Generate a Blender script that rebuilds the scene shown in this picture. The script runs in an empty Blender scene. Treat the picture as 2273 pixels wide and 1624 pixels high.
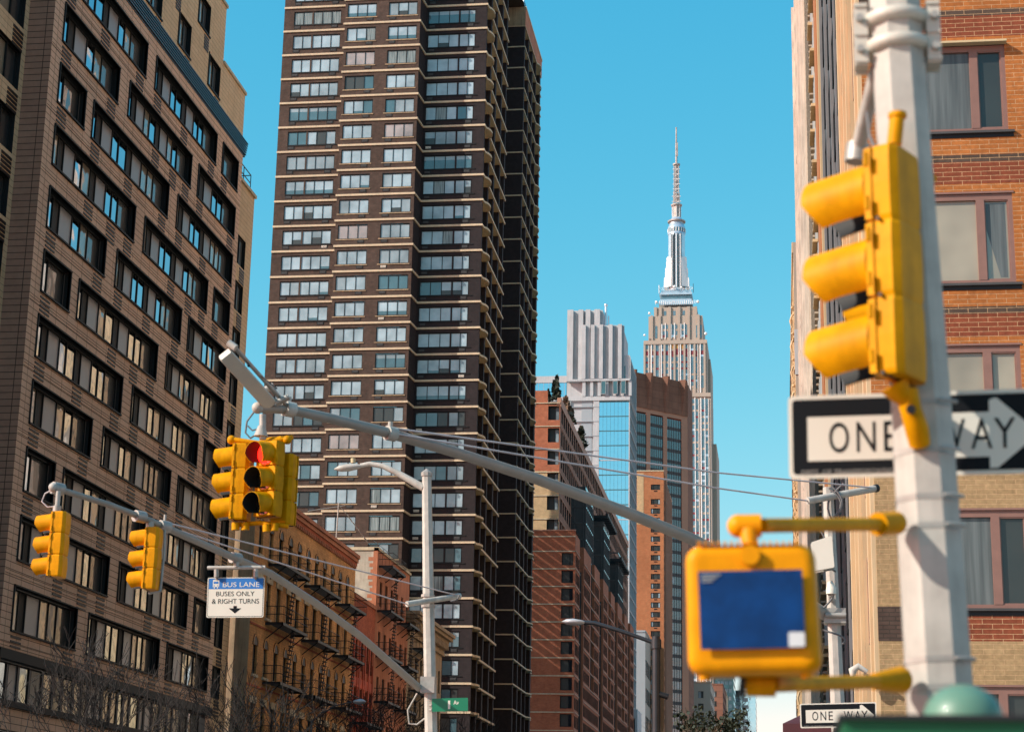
import bpy, math, random
from mathutils import Vector, Matrix
SC=bpy.context.scene
R=random.Random(7)
# ------------------------------------------------------------------ camera
EYE=Vector((0,0,1.7)); FPX=4174.67; CX,CY=1136.5,812.0      # focal length and centre in a 2273 px wide frame
PIT,ROLL,YAW=0.26119,0.019966,-0.143898
fwd=Vector((math.sin(YAW)*math.cos(PIT),math.cos(YAW)*math.cos(PIT),math.sin(PIT)))
rt=Vector((math.cos(YAW),-math.sin(YAW),0)); up=rt.cross(fwd)
rt,up=rt*math.cos(ROLL)+up*math.sin(ROLL), up*math.cos(ROLL)-rt*math.sin(ROLL)
cd=bpy.data.cameras.new('camera'); cam=bpy.data.objects.new('camera',cd); SC.collection.objects.link(cam)
m=Matrix((rt,up,-fwd)).transposed().to_4x4(); m.translation=EYE; cam.matrix_world=m
cd.sensor_width=36; cd.sensor_fit='HORIZONTAL'; cd.lens=36*FPX/2273; cd.clip_start=.1; cd.clip_end=6000
cd.dof.use_dof=True; cd.dof.focus_distance=80; cd.dof.aperture_fstop=3.0
SC.camera=cam
# ------------------------------------------------------------------ light
SUN=Vector((-1,-.52,.72)).normalized()        # towards the sun
w=bpy.data.worlds.new('World'); SC.world=w; w.use_nodes=True
nt=w.node_tree; nt.nodes.clear()
o=nt.nodes.new('ShaderNodeOutputWorld'); bg=nt.nodes.new('ShaderNodeBackground'); sk=nt.nodes.new('ShaderNodeTexSky')
sk.sky_type='NISHITA'; sk.sun_disc=False; sk.sun_elevation=math.asin(SUN.z); sk.sun_rotation=math.atan2(SUN.x,SUN.y)
sk.air_density=1.0; sk.dust_density=.3; sk.ozone_density=2.0
# colour response of the sky: deeper cyan overhead, paler low down
sp=nt.nodes.new('ShaderNodeSeparateColor'); cb=nt.nodes.new('ShaderNodeCombineColor'); nt.links.new(sk.outputs[0],sp.inputs[0])
for i,(k,pw) in enumerate(((.24,1.85),(1.2,.65),(1.95,.33))):
    e=nt.nodes.new('ShaderNodeMath'); e.operation='POWER'; e.inputs[1].default_value=pw; nt.links.new(sp.outputs[i],e.inputs[0])
    g=nt.nodes.new('ShaderNodeMath'); g.operation='MULTIPLY'; g.inputs[1].default_value=k; nt.links.new(e.outputs[0],g.inputs[0]); nt.links.new(g.outputs[0],cb.inputs[i])
nt.links.new(cb.outputs[0],bg.inputs[0]); bg.inputs[1].default_value=.15
nt.links.new(bg.outputs[0],o.inputs[0])
sd=bpy.data.lights.new('sun','SUN'); sd.energy=3.9; sd.angle=math.radians(.5); sd.color=(1,.93,.82)
so=bpy.data.objects.new('sun',sd); SC.collection.objects.link(so); so.rotation_euler=SUN.to_track_quat('Z','Y').to_euler()
so.location=(-50,-50,100)
SC.view_settings.view_transform='Standard'; SC.view_settings.look='None'; SC.view_settings.exposure=.8; SC.view_settings.gamma=1
SC.render.engine='CYCLES'; SC.cycles.use_denoising=True; SC.cycles.max_bounces=6; SC.cycles.diffuse_bounces=3
SC.cycles.sample_clamp_indirect=6; SC.cycles.caustics_reflective=False; SC.cycles.caustics_refractive=False

def at(x,y,Y=None,X=None,Z=None):
    """the point seen at photo pixel (x,y) at street distance Y (or on the plane X / height Z)"""
    d=(rt*(x-CX)-up*(y-CY))/FPX+fwd
    t=Y/d.y if Y is not None else X/d.x if X is not None else (Z-1.7)/d.z
    return EYE+d*t
# ------------------------------------------------------------------ materials
def nodes(name):
    m=bpy.data.materials.new(name); m.use_nodes=True; n=m.node_tree.nodes; l=m.node_tree.links
    return m,n,l,n['Principled BSDF']
def math_(n,l,op,a,b=None,c=None):
    x=n.new('ShaderNodeMath'); x.operation=op
    for i,v in enumerate((a,b,c)):
        if v is None: continue
        if isinstance(v,(int,float)): x.inputs[i].default_value=v
        else: l.new(v,x.inputs[i])
    return x.outputs[0]
def mixc(n,l,f,a,b,bt='MIX'):
    x=n.new('ShaderNodeMix'); x.data_type='RGBA'; x.blend_type=bt
    for i,v in ((0,f),(6,a),(7,b)):
        if isinstance(v,(int,float)): x.inputs[i].default_value=v
        elif isinstance(v,tuple): x.inputs[i].default_value=(*v,1)
        else: l.new(v,x.inputs[i])
    return x.outputs[2]
def wallpos(n,l):
    """(x+y, z, 0): runs along any wall that follows the street grid"""
    g=n.new('ShaderNodeNewGeometry'); s=n.new('ShaderNodeSeparateXYZ'); l.new(g.outputs['Position'],s.inputs[0])
    c=n.new('ShaderNodeCombineXYZ'); l.new(math_(n,l,'ADD',s.outputs[0],s.outputs[1]),c.inputs[0]); l.new(s.outputs[2],c.inputs[1])
    return c.outputs[0],s.outputs[2],g.outputs['Position']
def noise(n,l,vec,scale,detail=4,rough=.6):
    x=n.new('ShaderNodeTexNoise'); x.inputs['Scale'].default_value=scale; x.inputs['Detail'].default_value=detail
    x.inputs['Roughness'].default_value=rough
    if vec is not None: l.new(vec,x.inputs['Vector'])
    return x.outputs[0]
def ramp(n,l,f,a,b,ca=(0,0,0),cb=(1,1,1)):
    r=n.new('ShaderNodeValToRGB'); r.color_ramp.elements[0].position=a; r.color_ramp.elements[1].position=b
    r.color_ramp.elements[0].color=(*ca,1); r.color_ramp.elements[1].color=(*cb,1); l.new(f,r.inputs[0]); return r.outputs[0]
def plain(name,col,rough=.6,metal=0,var=.18,vs=1.5,coat=0,bump=0,spec=.5,streak=0,emit=None):
    m,n,l,p=nodes(name)
    _,z,pos=wallpos(n,l)
    f=noise(n,l,pos,vs)
    c=mixc(n,l,1,col,ramp(n,l,f,.25,.75,(1-var,)*3,(1+var,)*3),'MULTIPLY')
    if streak:
        mp=n.new('ShaderNodeMapping'); mp.inputs['Scale'].default_value=(3,3,.25); l.new(pos,mp.inputs[0])
        c=mixc(n,l,1,c,ramp(n,l,noise(n,l,mp.outputs[0],1.2,6,.7),.35,.65,(1-streak,)*3,(1,1,1)),'MULTIPLY')
    l.new(c,p.inputs['Base Color']); p.inputs['Roughness'].default_value=rough; p.inputs['Metallic'].default_value=metal
    p.inputs['Coat Weight'].default_value=coat; p.inputs['Coat Roughness'].default_value=.06; p.inputs['Specular IOR Level'].default_value=spec
    if emit: p.inputs['Emission Color'].default_value=(*emit[0],1); p.inputs['Emission Strength'].default_value=emit[1]
    if bump:
        b=n.new('ShaderNodeBump'); b.inputs['Strength'].default_value=bump; b.inputs['Distance'].default_value=.02
        l.new(noise(n,l,pos,vs*12,3),b.inputs['Height']); l.new(b.outputs[0],p.inputs['Normal'])
    return m
def brick(name,c1,c2,mortar,bw,bh,ms=.012,off=.5,var=.25,stain=.25,vs=.25,bump=.4,band=None,rough=.85):
    m,n,l,p=nodes(name)
    v,z,pos=wallpos(n,l)
    t=n.new('ShaderNodeTexBrick'); l.new(v,t.inputs['Vector']); t.offset=off
    t.inputs['Scale'].default_value=1; t.inputs['Brick Width'].default_value=bw; t.inputs['Row Height'].default_value=bh
    t.inputs['Mortar Size'].default_value=ms; t.inputs['Mortar Smooth'].default_value=.2
    t.inputs['Color1'].default_value=(*c1,1); t.inputs['Color2'].default_value=(*c2,1); t.inputs['Mortar'].default_value=(*mortar,1)
    if band:
        c1o=band(n,l,z,v,t)
    p.inputs['Specular IOR Level'].default_value=.2
    c=t.outputs[0]
    c=mixc(n,l,1,c,ramp(n,l,noise(n,l,pos,vs,6,.65),.3,.7,(1-stain,)*3,(1+stain*.5,)*3),'MULTIPLY')
    c=mixc(n,l,1,c,ramp(n,l,noise(n,l,pos,vs*16,3),.3,.7,(1-var*.5,)*3,(1+var*.5,)*3),'MULTIPLY')
    l.new(c,p.inputs['Base Color']); p.inputs['Roughness'].default_value=rough
    if bump:
        b=n.new('ShaderNodeBump'); b.inputs['Strength'].default_value=bump; b.inputs['Distance'].default_value=.012; b.invert=True
        l.new(t.outputs['Fac'],b.inputs['Height']); l.new(b.outputs[0],p.inputs['Normal'])
    return m
def glass(name,col,rough=.04,wob=.02,spec=.5,coat=1,ior=1.6):
    m,n,l,p=nodes(name)
    v,z,pos=wallpos(n,l)
    c=mixc(n,l,1,col,ramp(n,l,noise(n,l,pos,.35,3),.3,.7,(.6,)*3,(1.35,)*3),'MULTIPLY')
    l.new(c,p.inputs['Base Color']); p.inputs['Roughness'].default_value=.5 if coat else rough
    p.inputs['Coat Weight'].default_value=coat; p.inputs['Coat Roughness'].default_value=rough; p.inputs['Coat IOR'].default_value=ior
    p.inputs['Specular IOR Level'].default_value=spec
    b=n.new('ShaderNodeBump'); b.inputs['Strength'].default_value=wob; b.inputs['Distance'].default_value=1
    l.new(noise(n,l,pos,.5,2),b.inputs['Height']); l.new(b.outputs[0],p.inputs['Coat Normal'])
    return m
def mirror_glass(name,col,rough=.03,wob=.02):
    m,n,l,p=nodes(name); v,z,pos=wallpos(n,l)
    p.inputs['Base Color'].default_value=(*col,1); p.inputs['Metallic'].default_value=1; p.inputs['Roughness'].default_value=rough
    b=n.new('ShaderNodeBump'); b.inputs['Strength'].default_value=wob; b.inputs['Distance'].default_value=1
    l.new(noise(n,l,pos,.3,2),b.inputs['Height']); l.new(b.outputs[0],p.inputs['Normal'])
    return m
def curtain(name,a,b_):
    m,n,l,p=nodes(name); v,z,pos=wallpos(n,l)
    mp=n.new('ShaderNodeMapping'); mp.inputs['Scale'].default_value=(9,.35,1); l.new(v,mp.inputs[0])
    l.new(mixc(n,l,ramp(n,l,noise(n,l,mp.outputs[0],1,3,.5),.3,.7),a,b_),p.inputs['Base Color'])
    p.inputs['Coat Weight'].default_value=.8; p.inputs['Coat Roughness'].default_value=.04; p.inputs['Roughness'].default_value=.9
    return m
def bandbrick(n,l,z,v,t):
    f=math_(n,l,'FRACT',math_(n,l,'DIVIDE',math_(n,l,'ADD',z,-19.69+40),3.94))     # 0 just above a sill .. 1 just below the one above
    red=math_(n,l,'GREATER_THAN',f,.805); dark=math_(n,l,'GREATER_THAN',f,.953)
    low=math_(n,l,'LESS_THAN',z,12.8)
    lred=math_(n,l,'MULTIPLY',math_(n,l,'GREATER_THAN',z,7.03),math_(n,l,'LESS_THAN',z,7.84)); ldark=math_(n,l,'MULTIPLY',math_(n,l,'GREATER_THAN',z,7.61),math_(n,l,'LESS_THAN',z,7.84))
    for k,(o,bf,rd,dk) in (('Color1',((.40,.14,.038),(.35,.235,.12),(.22,.058,.028),(.09,.06,.045))),('Color2',((.33,.112,.03),(.30,.2,.1),(.18,.048,.024),(.07,.048,.036)))):
        c=mixc(n,l,red,o,rd); c=mixc(n,l,dark,c,dk); cl=mixc(n,l,lred,bf,rd); cl=mixc(n,l,ldark,cl,dk); c=mixc(n,l,low,c,cl); l.new(c,t.inputs[k])
M={}
M['siding']=brick('siding',(.70,.47,.325),(.66,.435,.30),(.15,.09,.06),1.3,.3,.018,0,.12,.16)
M['siding_dark']=brick('siding_shaded',(.3,.17,.12),(.28,.155,.11),(.04,.025,.02),3.0,.3,.018,0,.12,.16)  # darker siding copy: shade of the return wall put into its colour
M['tanbrick']=brick('tan_brick',(.66,.47,.28),(.62,.43,.25),(.3,.2,.13),1.3,.3,.014,0,.12,.15)
M['black']=plain('black_frame',(.009,.011,.012),.6,var=.1,spec=.2)
M['blackgloss']=glass('dark_glass',(.018,.024,.026),.03,.03)
M['greypanel']=plain('grey_panel',(.22,.225,.235),.35,var=.1,vs=.8)
M['skyglass']=mirror_glass('pale_reflecting_glass',(.42,.5,.56),.05,.09)
M['warmglass']=glass('dim_room_glass',(.22,.18,.12),.02,.12,ior=2.0)
M['navyrail']=plain('blue_black_metal',(.02,.035,.055),.3,.4)
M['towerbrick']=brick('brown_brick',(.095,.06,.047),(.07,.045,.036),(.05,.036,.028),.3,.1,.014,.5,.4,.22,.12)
M['towershade']=brick('shaded_brown_brick',(.034,.025,.026),(.026,.02,.021),(.018,.015,.016),.3,.1,.014,.5,.3,.2,.12)  # tower brick with the shade of recessed and street faces put into its colour
M['band']=plain('cream_concrete',(.55,.43,.29),.8,var=.1,vs=.7,streak=.18)
M['soffit']=plain('tan_soffit',(.5,.38,.22),.8,var=.1)
M['blind']=glass('window_blind',(.28,.365,.41),.05,.02,ior=1.7)
M['blind2']=glass('grey_window_blind',(.2,.25,.275),.05,.02,ior=1.7)
M['blind3']=glass('pinkish_window_blind',(.3,.25,.235),.05,.02,ior=1.7)
M['teal']=glass('teal_window_glass',(.03,.09,.115),.03,.03,ior=1.8)
M['darkwin']=glass('dark_room_glass',(.018,.022,.02),.03,.03,ior=1.4)
M['curtain']=curtain('window_curtain',(.05,.07,.07),(.28,.33,.33))
M['tenA']=plain('tan_stucco_brick',(.50,.28,.12),.9,var=.3,vs=.5,streak=.3,bump=.5)
M['tenA']=brick('tan_old_brick',(.58,.29,.105),(.5,.24,.085),(.3,.19,.1),.5,.16,.01,.5,.35,.4,.18)
M['tenB']=brick('red_old_brick',(.42,.1,.045),(.34,.08,.035),(.2,.09,.06),.4,.14,.012,.5,.35,.35,.2)
M['redpaint']=plain('faded_red_paint',(.5,.075,.03),.8,var=.5,vs=.9,streak=.4)
M['tenC']=plain('terracotta_render',(.46,.17,.085),.9,var=.25,vs=.4,streak=.35,bump=.4)
M['tenD']=plain('weathered_tan_stone',(.36,.26,.16),.9,var=.3,vs=.7,streak=.35,bump=.4)
M['greyparge']=plain('grey_flaking_render',(.42,.375,.3),.95,var=.35,vs=1.1,streak=.2,bump=1)
M['lintel']=plain('pale_lintel_stone',(.5,.42,.29),.9,var=.2,streak=.2)
M['iron']=plain('black_iron',(.012,.012,.014),.55,.3)
M['redbrick']=brick('red_brick',(.42,.13,.06),(.35,.10,.048),(.26,.14,.1),.4,.13,.012,.5,.25,.2,.1)
M['rosebrick']=brick('rose_brick',(.30,.15,.10),(.26,.13,.085),(.2,.12,.09),.4,.13,.012,.5,.25,.2,.1)
M['buffbrick']=brick('buff_brick',(.55,.38,.21),(.5,.34,.18),(.38,.28,.17),.4,.13,.012,.5,.2,.18,.1)
M['white']=plain('white_concrete_panel',(.44,.45,.46),.7,var=.12,vs=.3,streak=.18)
M['whitegrey']=plain('pale_grey_concrete',(.29,.325,.35),.7,var=.08,vs=.15)
M['blueglass']=mirror_glass('blue_mirror_glass',(.42,.72,.86),.04,.02)
M['whiteglass']=mirror_glass('white_mirror_glass',(.8,.9,.95),.08,.02)
M['tealglass']=glass('dark_teal_glass',(.015,.075,.09),.04,.02,ior=1.9)
M['brownstone']=brick('brown_granite_panel',(.22,.105,.07),(.195,.09,.06),(.11,.055,.04),4,2.6,.06,0,.15,.18,.03)
M['rosestone']=plain('rose_granite',(.36,.175,.11),.7,var=.12,vs=.06)
M['orangebrick']=brick('orange_brick',(.40,.155,.068),(.36,.135,.058),(.3,.15,.08),.8,.28,.02,.5,.2,.22,.06)
M['limestone']=plain('pale_limestone',(.39,.325,.265),.85,var=.1,vs=.04,streak=.12)
M['steel']=plain('bright_steel_trim',(.78,.76,.74),.4,.1,var=.06)
M['esbwin']=glass('blue_grey_window',(.07,.14,.18),.06,.02,ior=1.9)
M['esbred']=plain('dark_red_spandrel',(.2,.035,.05),.7)
M['esbamber']=plain('amber_spandrel',(.45,.25,.08),.7)
M['silver']=plain('silver_panel',(.62,.68,.74),.25,.6,var=.15,vs=.3)
M['rust']=plain('weathered_mast_metal',(.38,.33,.3),.6,.2,var=.4,vs=.5)
M['banded']=brick('banded_wall_brick',(.5,.2,.07),(.4,.15,.05),(.46,.29,.16),.46,.118,.0065,.5,.35,.16,.5,.5,bandbrick)
M['pinkframe']=plain('dusty_pink_frame',(.22,.115,.09),.45,var=.1,vs=3)
M['curtgrey']=curtain('grey_drape',(.05,.058,.06),(.12,.135,.135))
M['beigeblind']=glass('beige_roller_blind',(.3,.26,.19),.05,.02)
M['cream']=plain('cream_stone',(.56,.40,.235),.85,var=.15,vs=.4,streak=.2)
M['paleside']=plain('pale_pinkish_stone',(.6,.5,.42),.85,var=.2,vs=.6,streak=.25)
M['charcoal']=plain('charcoal_cladding',(.05,.047,.047),.6)
M['ribgrey']=plain('grey_rib',(.17,.165,.17),.6)
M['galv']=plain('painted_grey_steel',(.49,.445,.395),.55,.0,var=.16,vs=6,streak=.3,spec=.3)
M['galvdark']=plain('weathered_galvanised_steel',(.34,.31,.28),.5,.3,var=.25,vs=5)
M['beigegrey']=plain('beige_grey_plastic',(.52,.47,.4),.5,var=.06)
M['yellow']=plain('traffic_yellow_paint',(.68,.285,.0),.5,0,var=.2,vs=7,streak=.32,coat=0,spec=.08)
M['orangeyel']=plain('amber_yellow_paint',(.78,.295,.001),.42,0,var=.14,vs=7,streak=.22,coat=0,spec=.12)
M['visorin']=plain('black_visor_lining',(.006,.006,.006),.7)
M['redlens']=plain('lit_red_lens',(.6,.01,.005),.2,emit=((1,.012,.006),3.5),coat=1)
M['offlens']=plain('dark_unlit_lens',(.012,.012,.01),.2,coat=1)
M['signwhite']=plain('white_sign_sheet',(.66,.6,.51),.6,var=.05)
M['signblack']=plain('black_sign_sheet',(.006,.007,.009),.7,var=.05,spec=.15)
M['signblue']=plain('blue_sign_sheet',(.003,.135,.43),.6,var=.05)
M['signgreen']=plain('green_sign_sheet',(.0,.155,.075),.4,var=.05)
M['bluelens']=plain('navy_blue_sticker',(.001,.033,.13),.6,var=.35,vs=9,spec=.15)
M['palegrey']=plain('pale_sticker',(.6,.6,.6),.5)
M['kiosk']=plain('dark_green_paint',(.01,.1,.04),.5,var=.12,vs=3,spec=.3)
M['dome']=plain('pale_green_dome_glass',(.1,.2,.14),.45,var=.12,vs=4,coat=.1)
M['armgrey']=plain('shaded_grey_steel',(.3,.26,.225),.5,.1,var=.1,vs=3,spec=.3)  # mast arm steel, darker for the underside shade put into its colour
M['cable']=plain('grey_cable',(.13,.12,.12),.6)
M['wire']=plain('pale_wire',(.5,.42,.42),.5)
M['bark']=plain('dark_bark',(.016,.011,.009),.9,var=.4,vs=6)
M['twig']=plain('brown_twigs',(.15,.095,.06),.9,var=.4,vs=6)
M['leafdark']=plain('dark_evergreen_leaf',(.014,.022,.009),.7,var=.5,vs=3)
M['asphalt']=plain('asphalt',(.05,.05,.052),.9,var=.25,vs=2,bump=.4)
M['paving']=plain('concrete_paving',(.3,.28,.26),.9,var=.15,vs=1.2,bump=.3)
M['ground']=plain('pale_ground',(.33,.29,.25),.9,var=.2,vs=.2)
M['awning']=plain('burgundy_awning',(.06,.012,.02),.7)
M['darkpole']=plain('dark_painted_steel',(.03,.032,.038),.4,.2)
M['lamphead']=plain('grey_lamp_housing',(.42,.43,.46),.4,.2)
M['warmlamp']=plain('warm_lamp',(.8,.5,.2),.4,emit=((1,.5,.15),4))
# ------------------------------------------------------------------ mesh builder
COL=SC.collection
class F:
    """a wall frame: O + U*u + N*n + z"""
    def __init__(s,ox,oy,ux,uy,nx,ny):
        s.O=(ox,oy); s.U=(ux,uy); s.N=(nx,ny); s.flip=(ux*ny-uy*nx)>0
    def p(s,u,n,z): return (s.O[0]+s.U[0]*u+s.N[0]*n, s.O[1]+s.U[1]*u+s.N[1]*n, z)
def FX(x): return F(x,0,0,1,1,0)      # faces +X, u runs along Y
def FXm(x): return F(x,0,0,1,-1,0)    # faces -X
def FY(y): return F(0,y,1,0,0,-1)     # faces the camera, u runs along X
class MB:
    def __init__(s): s.v=[]; s.f=[]; s.m=[]; s.mats=[]; s.sm=[]
    def mi(s,m):
        if m not in s.mats: s.mats.append(m)
        return s.mats.index(m)
    def face(s,pts,m,flip=False,smooth=False):
        b=len(s.v); s.v+= [tuple(p) for p in pts]; idx=list(range(b,b+len(pts)))
        s.f.append(idx[::-1] if flip else idx); s.m.append(s.mi(m)); s.sm.append(smooth)
    def quad(s,fr,u0,u1,z0,z1,n,m): s.face([fr.p(u0,n,z0),fr.p(u1,n,z0),fr.p(u1,n,z1),fr.p(u0,n,z1)],m,fr.flip)
    def fbox(s,fr,u0,u1,n0,n1,z0,z1,m,back=False):
        P=fr.p; fl=fr.flip
        s.face([P(u0,n1,z0),P(u1,n1,z0),P(u1,n1,z1),P(u0,n1,z1)],m,fl)
        s.face([P(u0,n0,z0),P(u0,n1,z0),P(u0,n1,z1),P(u0,n0,z1)],m,fl)
        s.face([P(u1,n1,z0),P(u1,n0,z0),P(u1,n0,z1),P(u1,n1,z1)],m,fl)
        s.face([P(u0,n1,z1),P(u1,n1,z1),P(u1,n0,z1),P(u0,n0,z1)],m,fl)
        s.face([P(u0,n0,z0),P(u1,n0,z0),P(u1,n1,z0),P(u0,n1,z0)],m,fl)
        if back: s.face([P(u0,n0,z0),P(u0,n0,z1),P(u1,n0,z1),P(u1,n0,z0)],m,fl)
    def box(s,x0,x1,y0,y1,z0,z1,m): s.fbox(F(0,0,1,0,0,-1),x0,x1,-y1,-y0,z0,z1,m,True)
    def wall(s,fr,u0,u1,z0,z1,rows,depth,m,mr=None):
        """wall face with recessed openings; rows=[(za,zb,[(ua,ub)..])] from low to high"""
        mr=mr or m; z=z0; P=fr.p; fl=fr.flip
        for za,zb,hs in rows:
            za=max(za,z0); zb=min(zb,z1)
            if zb<=za: continue
            if za>z: s.quad(fr,u0,u1,z,za,0,m)
            u=u0
            for a,b in sorted(hs):
                a=max(a,u0); b=min(b,u1)
                if b<=a: continue
                if a>u: s.quad(fr,u,a,za,zb,0,m)
                d=-depth
                s.face([P(a,0,za),P(b,0,za),P(b,d,za),P(a,d,za)],mr,not fl)
                s.face([P(a,0,zb),P(b,0,zb),P(b,d,zb),P(a,d,zb)],mr,fl)
                s.face([P(a,0,za),P(a,0,zb),P(a,d,zb),P(a,d,za)],mr,not fl)
                s.face([P(b,0,za),P(b,0,zb),P(b,d,zb),P(b,d,za)],mr,fl)
                u=b
            if u<u1: s.quad(fr,u,u1,za,zb,0,m)
            z=zb
        if z<z1: s.quad(fr,u0,u1,z,z1,0,m)
    def prism(s,plan,z0,z1,m,top=True,mt=None,smooth=False):
        n=len(plan)
        ar=sum(plan[i][0]*plan[(i+1)%n][1]-plan[(i+1)%n][0]*plan[i][1] for i in range(n))
        if ar<0: plan=plan[::-1]
        for i in range(n):
            a=plan[i]; b=plan[(i+1)%n]
            s.face([(a[0],a[1],z0),(b[0],b[1],z0),(b[0],b[1],z1),(a[0],a[1],z1)],m,False,smooth)
        if top:
            s.face([(p[0],p[1],z1) for p in plan],mt or m); s.face([(p[0],p[1],z0) for p in plan],mt or m,True)
    def loft(s,rings,m,cap=True,smooth=True):
        """rings: lists of equal-length point loops"""
        for A,B in zip(rings,rings[1:]):
            k=len(A)
            for i in range(k): s.face([A[i],A[(i+1)%k],B[(i+1)%k],B[i]],m,False,smooth)
        if cap: s.face(rings[0],m,True); s.face(rings[-1],m)
    def tube(s,pts,rad,m,seg=8,cap=True,smooth=True,rot=0):
        pts=[Vector(p) for p in pts]; n=len(pts)
        if isinstance(rad,(int,float)): rad=[rad]*n
        rings=[]; ref=None
        for i,p in enumerate(pts):
            t=(pts[min(i+1,n-1)]-pts[max(i-1,0)]).normalized()
            if ref is None: ref=Vector((0,0,1)) if abs(t.z)<.9 else Vector((0,1,0))
            a=ref-t*ref.dot(t)
            if a.length<1e-4: a=t.orthogonal()
            a.normalize(); b=t.cross(a); ref=a
            rings.append([p+(a*math.cos(2*math.pi*k/seg+rot)+b*math.sin(2*math.pi*k/seg+rot))*rad[i] for k in range(seg)])
        s.loft(rings,m,cap,smooth)
    def ball(s,c,r,m,seg=12,rings=7,sq=1,zmin=-1):
        c=Vector(c); L=[]
        for j in range(rings+1):
            a=-math.pi/2+math.pi*j/rings; z=max(math.sin(a),zmin)
            L.append([c+Vector((math.cos(a)*math.cos(2*math.pi*k/seg),math.cos(a)*math.sin(2*math.pi*k/seg),z*sq))*r for k in range(seg)])
        s.loft(L,m,False)
    def merge(s,o):
        b=len(s.v); s.v+=o.v
        mp=[s.mi(x) for x in o.mats]
        for f,mm,sm in zip(o.f,o.m,o.sm): s.f.append([i+b for i in f]); s.m.append(mp[mm]); s.sm.append(sm)
    def build(s,name,parent=None,loc=None,weld=False):
        if any(s.sm):      # share the vertices of rounded faces so that they shade smoothly
            D={}; nf=[]
            for f,q in zip(s.f,s.sm):
                if not q: nf.append(f); continue
                g=[]
                for i in f:
                    k=(round(s.v[i][0],5),round(s.v[i][1],5),round(s.v[i][2],5)); g.append(D.setdefault(k,i))
                nf.append(g if len(set(g))==len(g) else [i for n_,i in enumerate(g) if i not in g[:n_]] if len(set(g))>2 else f)
            s.f=nf
        me=bpy.data.meshes.new(name)
        off=Vector(loc) if loc is not None else (wloc(parent) if parent else Vector((0,0,0)))
        me.from_pydata([(v[0]-off.x,v[1]-off.y,v[2]-off.z) for v in s.v],[],s.f)
        for x in s.mats: me.materials.append(M[x])
        me.polygons.foreach_set('material_index',s.m); me.polygons.foreach_set('use_smooth',s.sm)
        if weld:
            import bmesh
            b=bmesh.new(); b.from_mesh(me); bmesh.ops.remove_doubles(b,verts=b.verts,dist=1e-4); bmesh.ops.recalc_face_normals(b,faces=b.faces); b.to_mesh(me); b.free()
        me.update()
        o=bpy.data.objects.new(name,me); COL.objects.link(o)
        if parent: o.parent=parent
        else: o.location=off
        return o
WL={}
def wloc(o):
    v=Vector(o.location)
    while o.parent: o=o.parent; v+=Vector(o.location)
    return v
def tag(o,label=None,cat=None,group=None,kind=None):
    for k,v in (('label',label),('category',cat),('group',group),('kind',kind)):
        if v: o[k]=v
    return o
def thing(name,label,cat,loc,group=None):
    o=bpy.data.objects.new(name,None); o.empty_display_size=.3; COL.objects.link(o); o.location=loc
    return tag(o,label,cat,group)
class Wins:
    """collects the windows of one building; the 100 that show largest become parts, the rest one part"""
    def __init__(s,root): s.root=root; s.L=[]
    def add(s,mb):
        n=len(mb.v); c=Vector((0,0,0))
        mn=[min(v[i] for v in mb.v) for i in range(3)]; mx=[max(v[i] for v in mb.v) for i in range(3)]
        c=Vector([(a+b)/2 for a,b in zip(mn,mx)])
        d=c-EYE; zz=d.dot(fwd)
        if zz<=0: return
        x=CX+FPX*d.dot(rt)/zz; y=CY-FPX*d.dot(up)/zz
        inside=-60<x<2333 and -60<y<1684
        W=max(mx[0]-mn[0],mx[1]-mn[1]); H=mx[2]-mn[2]
        foresh=abs(d.x)/d.length if mx[1]-mn[1]>mx[0]-mn[0] else abs(d.y)/d.length
        s.L.append(((W*H*foresh/zz/zz) if inside else -1,mb))
    def done(s,name='window',cap=100):
        s.L.sort(key=lambda t:-t[0])
        for _,mb in s.L[:cap]: mb.build(name,s.root)
        if len(s.L)>cap:
            a=MB()
            for _,mb in s.L[cap:]: a.merge(mb)
            tag(a.build('small_'+name,s.root),kind='stuff')
def window(fr,u0,u1,z0,z1,n,panes,frame='black',fw=.06,fd=.05,split=None,sill=None):
    """framed window standing at depth n: panes=[(width share,material)..]"""
    mb=MB(); tot=sum(p[0] for p in panes); u=u0
    mb.fbox(fr,u0,u1,n,n+fd,z1-fw,z1,frame); mb.fbox(fr,u0,u1,n,n+fd,z0,z0+fw,frame)
    zi0,zi1=z0+fw,z1-fw
    for i,(wd,mt) in enumerate(panes):
        w_=wd/tot*(u1-u0); a,b=u,u+w_; u=b
        if mt is None: continue
        l=fw if i==0 else fw/2; r=fw if i==len(panes)-1 else fw/2
        mb.fbox(fr,a,a+l,n,n+fd,zi0,zi1,frame); mb.fbox(fr,b-r,b,n,n+fd,zi0,zi1,frame)
        if isinstance(mt,tuple):      # (upper, lower, share of the lower)
            zm=zi0+(zi1-zi0)*mt[2]; mb.quad(fr,a+l,b-r,zm,zi1,n+.01,mt[0]); mb.quad(fr,a+l,b-r,zi0,zm,n+.01,mt[1])
        else: mb.quad(fr,a+l,b-r,zi0,zi1,n+.01,mt)
    if sill: mb.fbox(fr,u0-.1,u1+.1,n,sill[0],z0-sill[1],z0,sill[2])
    return mb
# ------------------------------------------------------------------ setting
mb=MB(); mb.box(-1500,1500,-300,3000,-1,0,'ground'); tag(mb.build('ground'),'pale city ground reaching to the horizon','ground',kind='structure')
mb=MB(); mb.box(-24,-2,48,1400,0,.004,'asphalt'); mb.box(-300,300,10,30,0,.004,'asphalt'); tag(mb.build('road'),'asphalt street and avenue crossing','road',kind='structure')
mb=MB(); mb.box(-31.9,-24,34,1400,0,.14,'paving'); mb.box(-2,2.25,34,1400,0,.14,'paving'); mb.box(-40,40,-12,10,0,.14,'paving'); tag(mb.build('pavement'),'concrete pavement with kerb','pavement',kind='structure')

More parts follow.
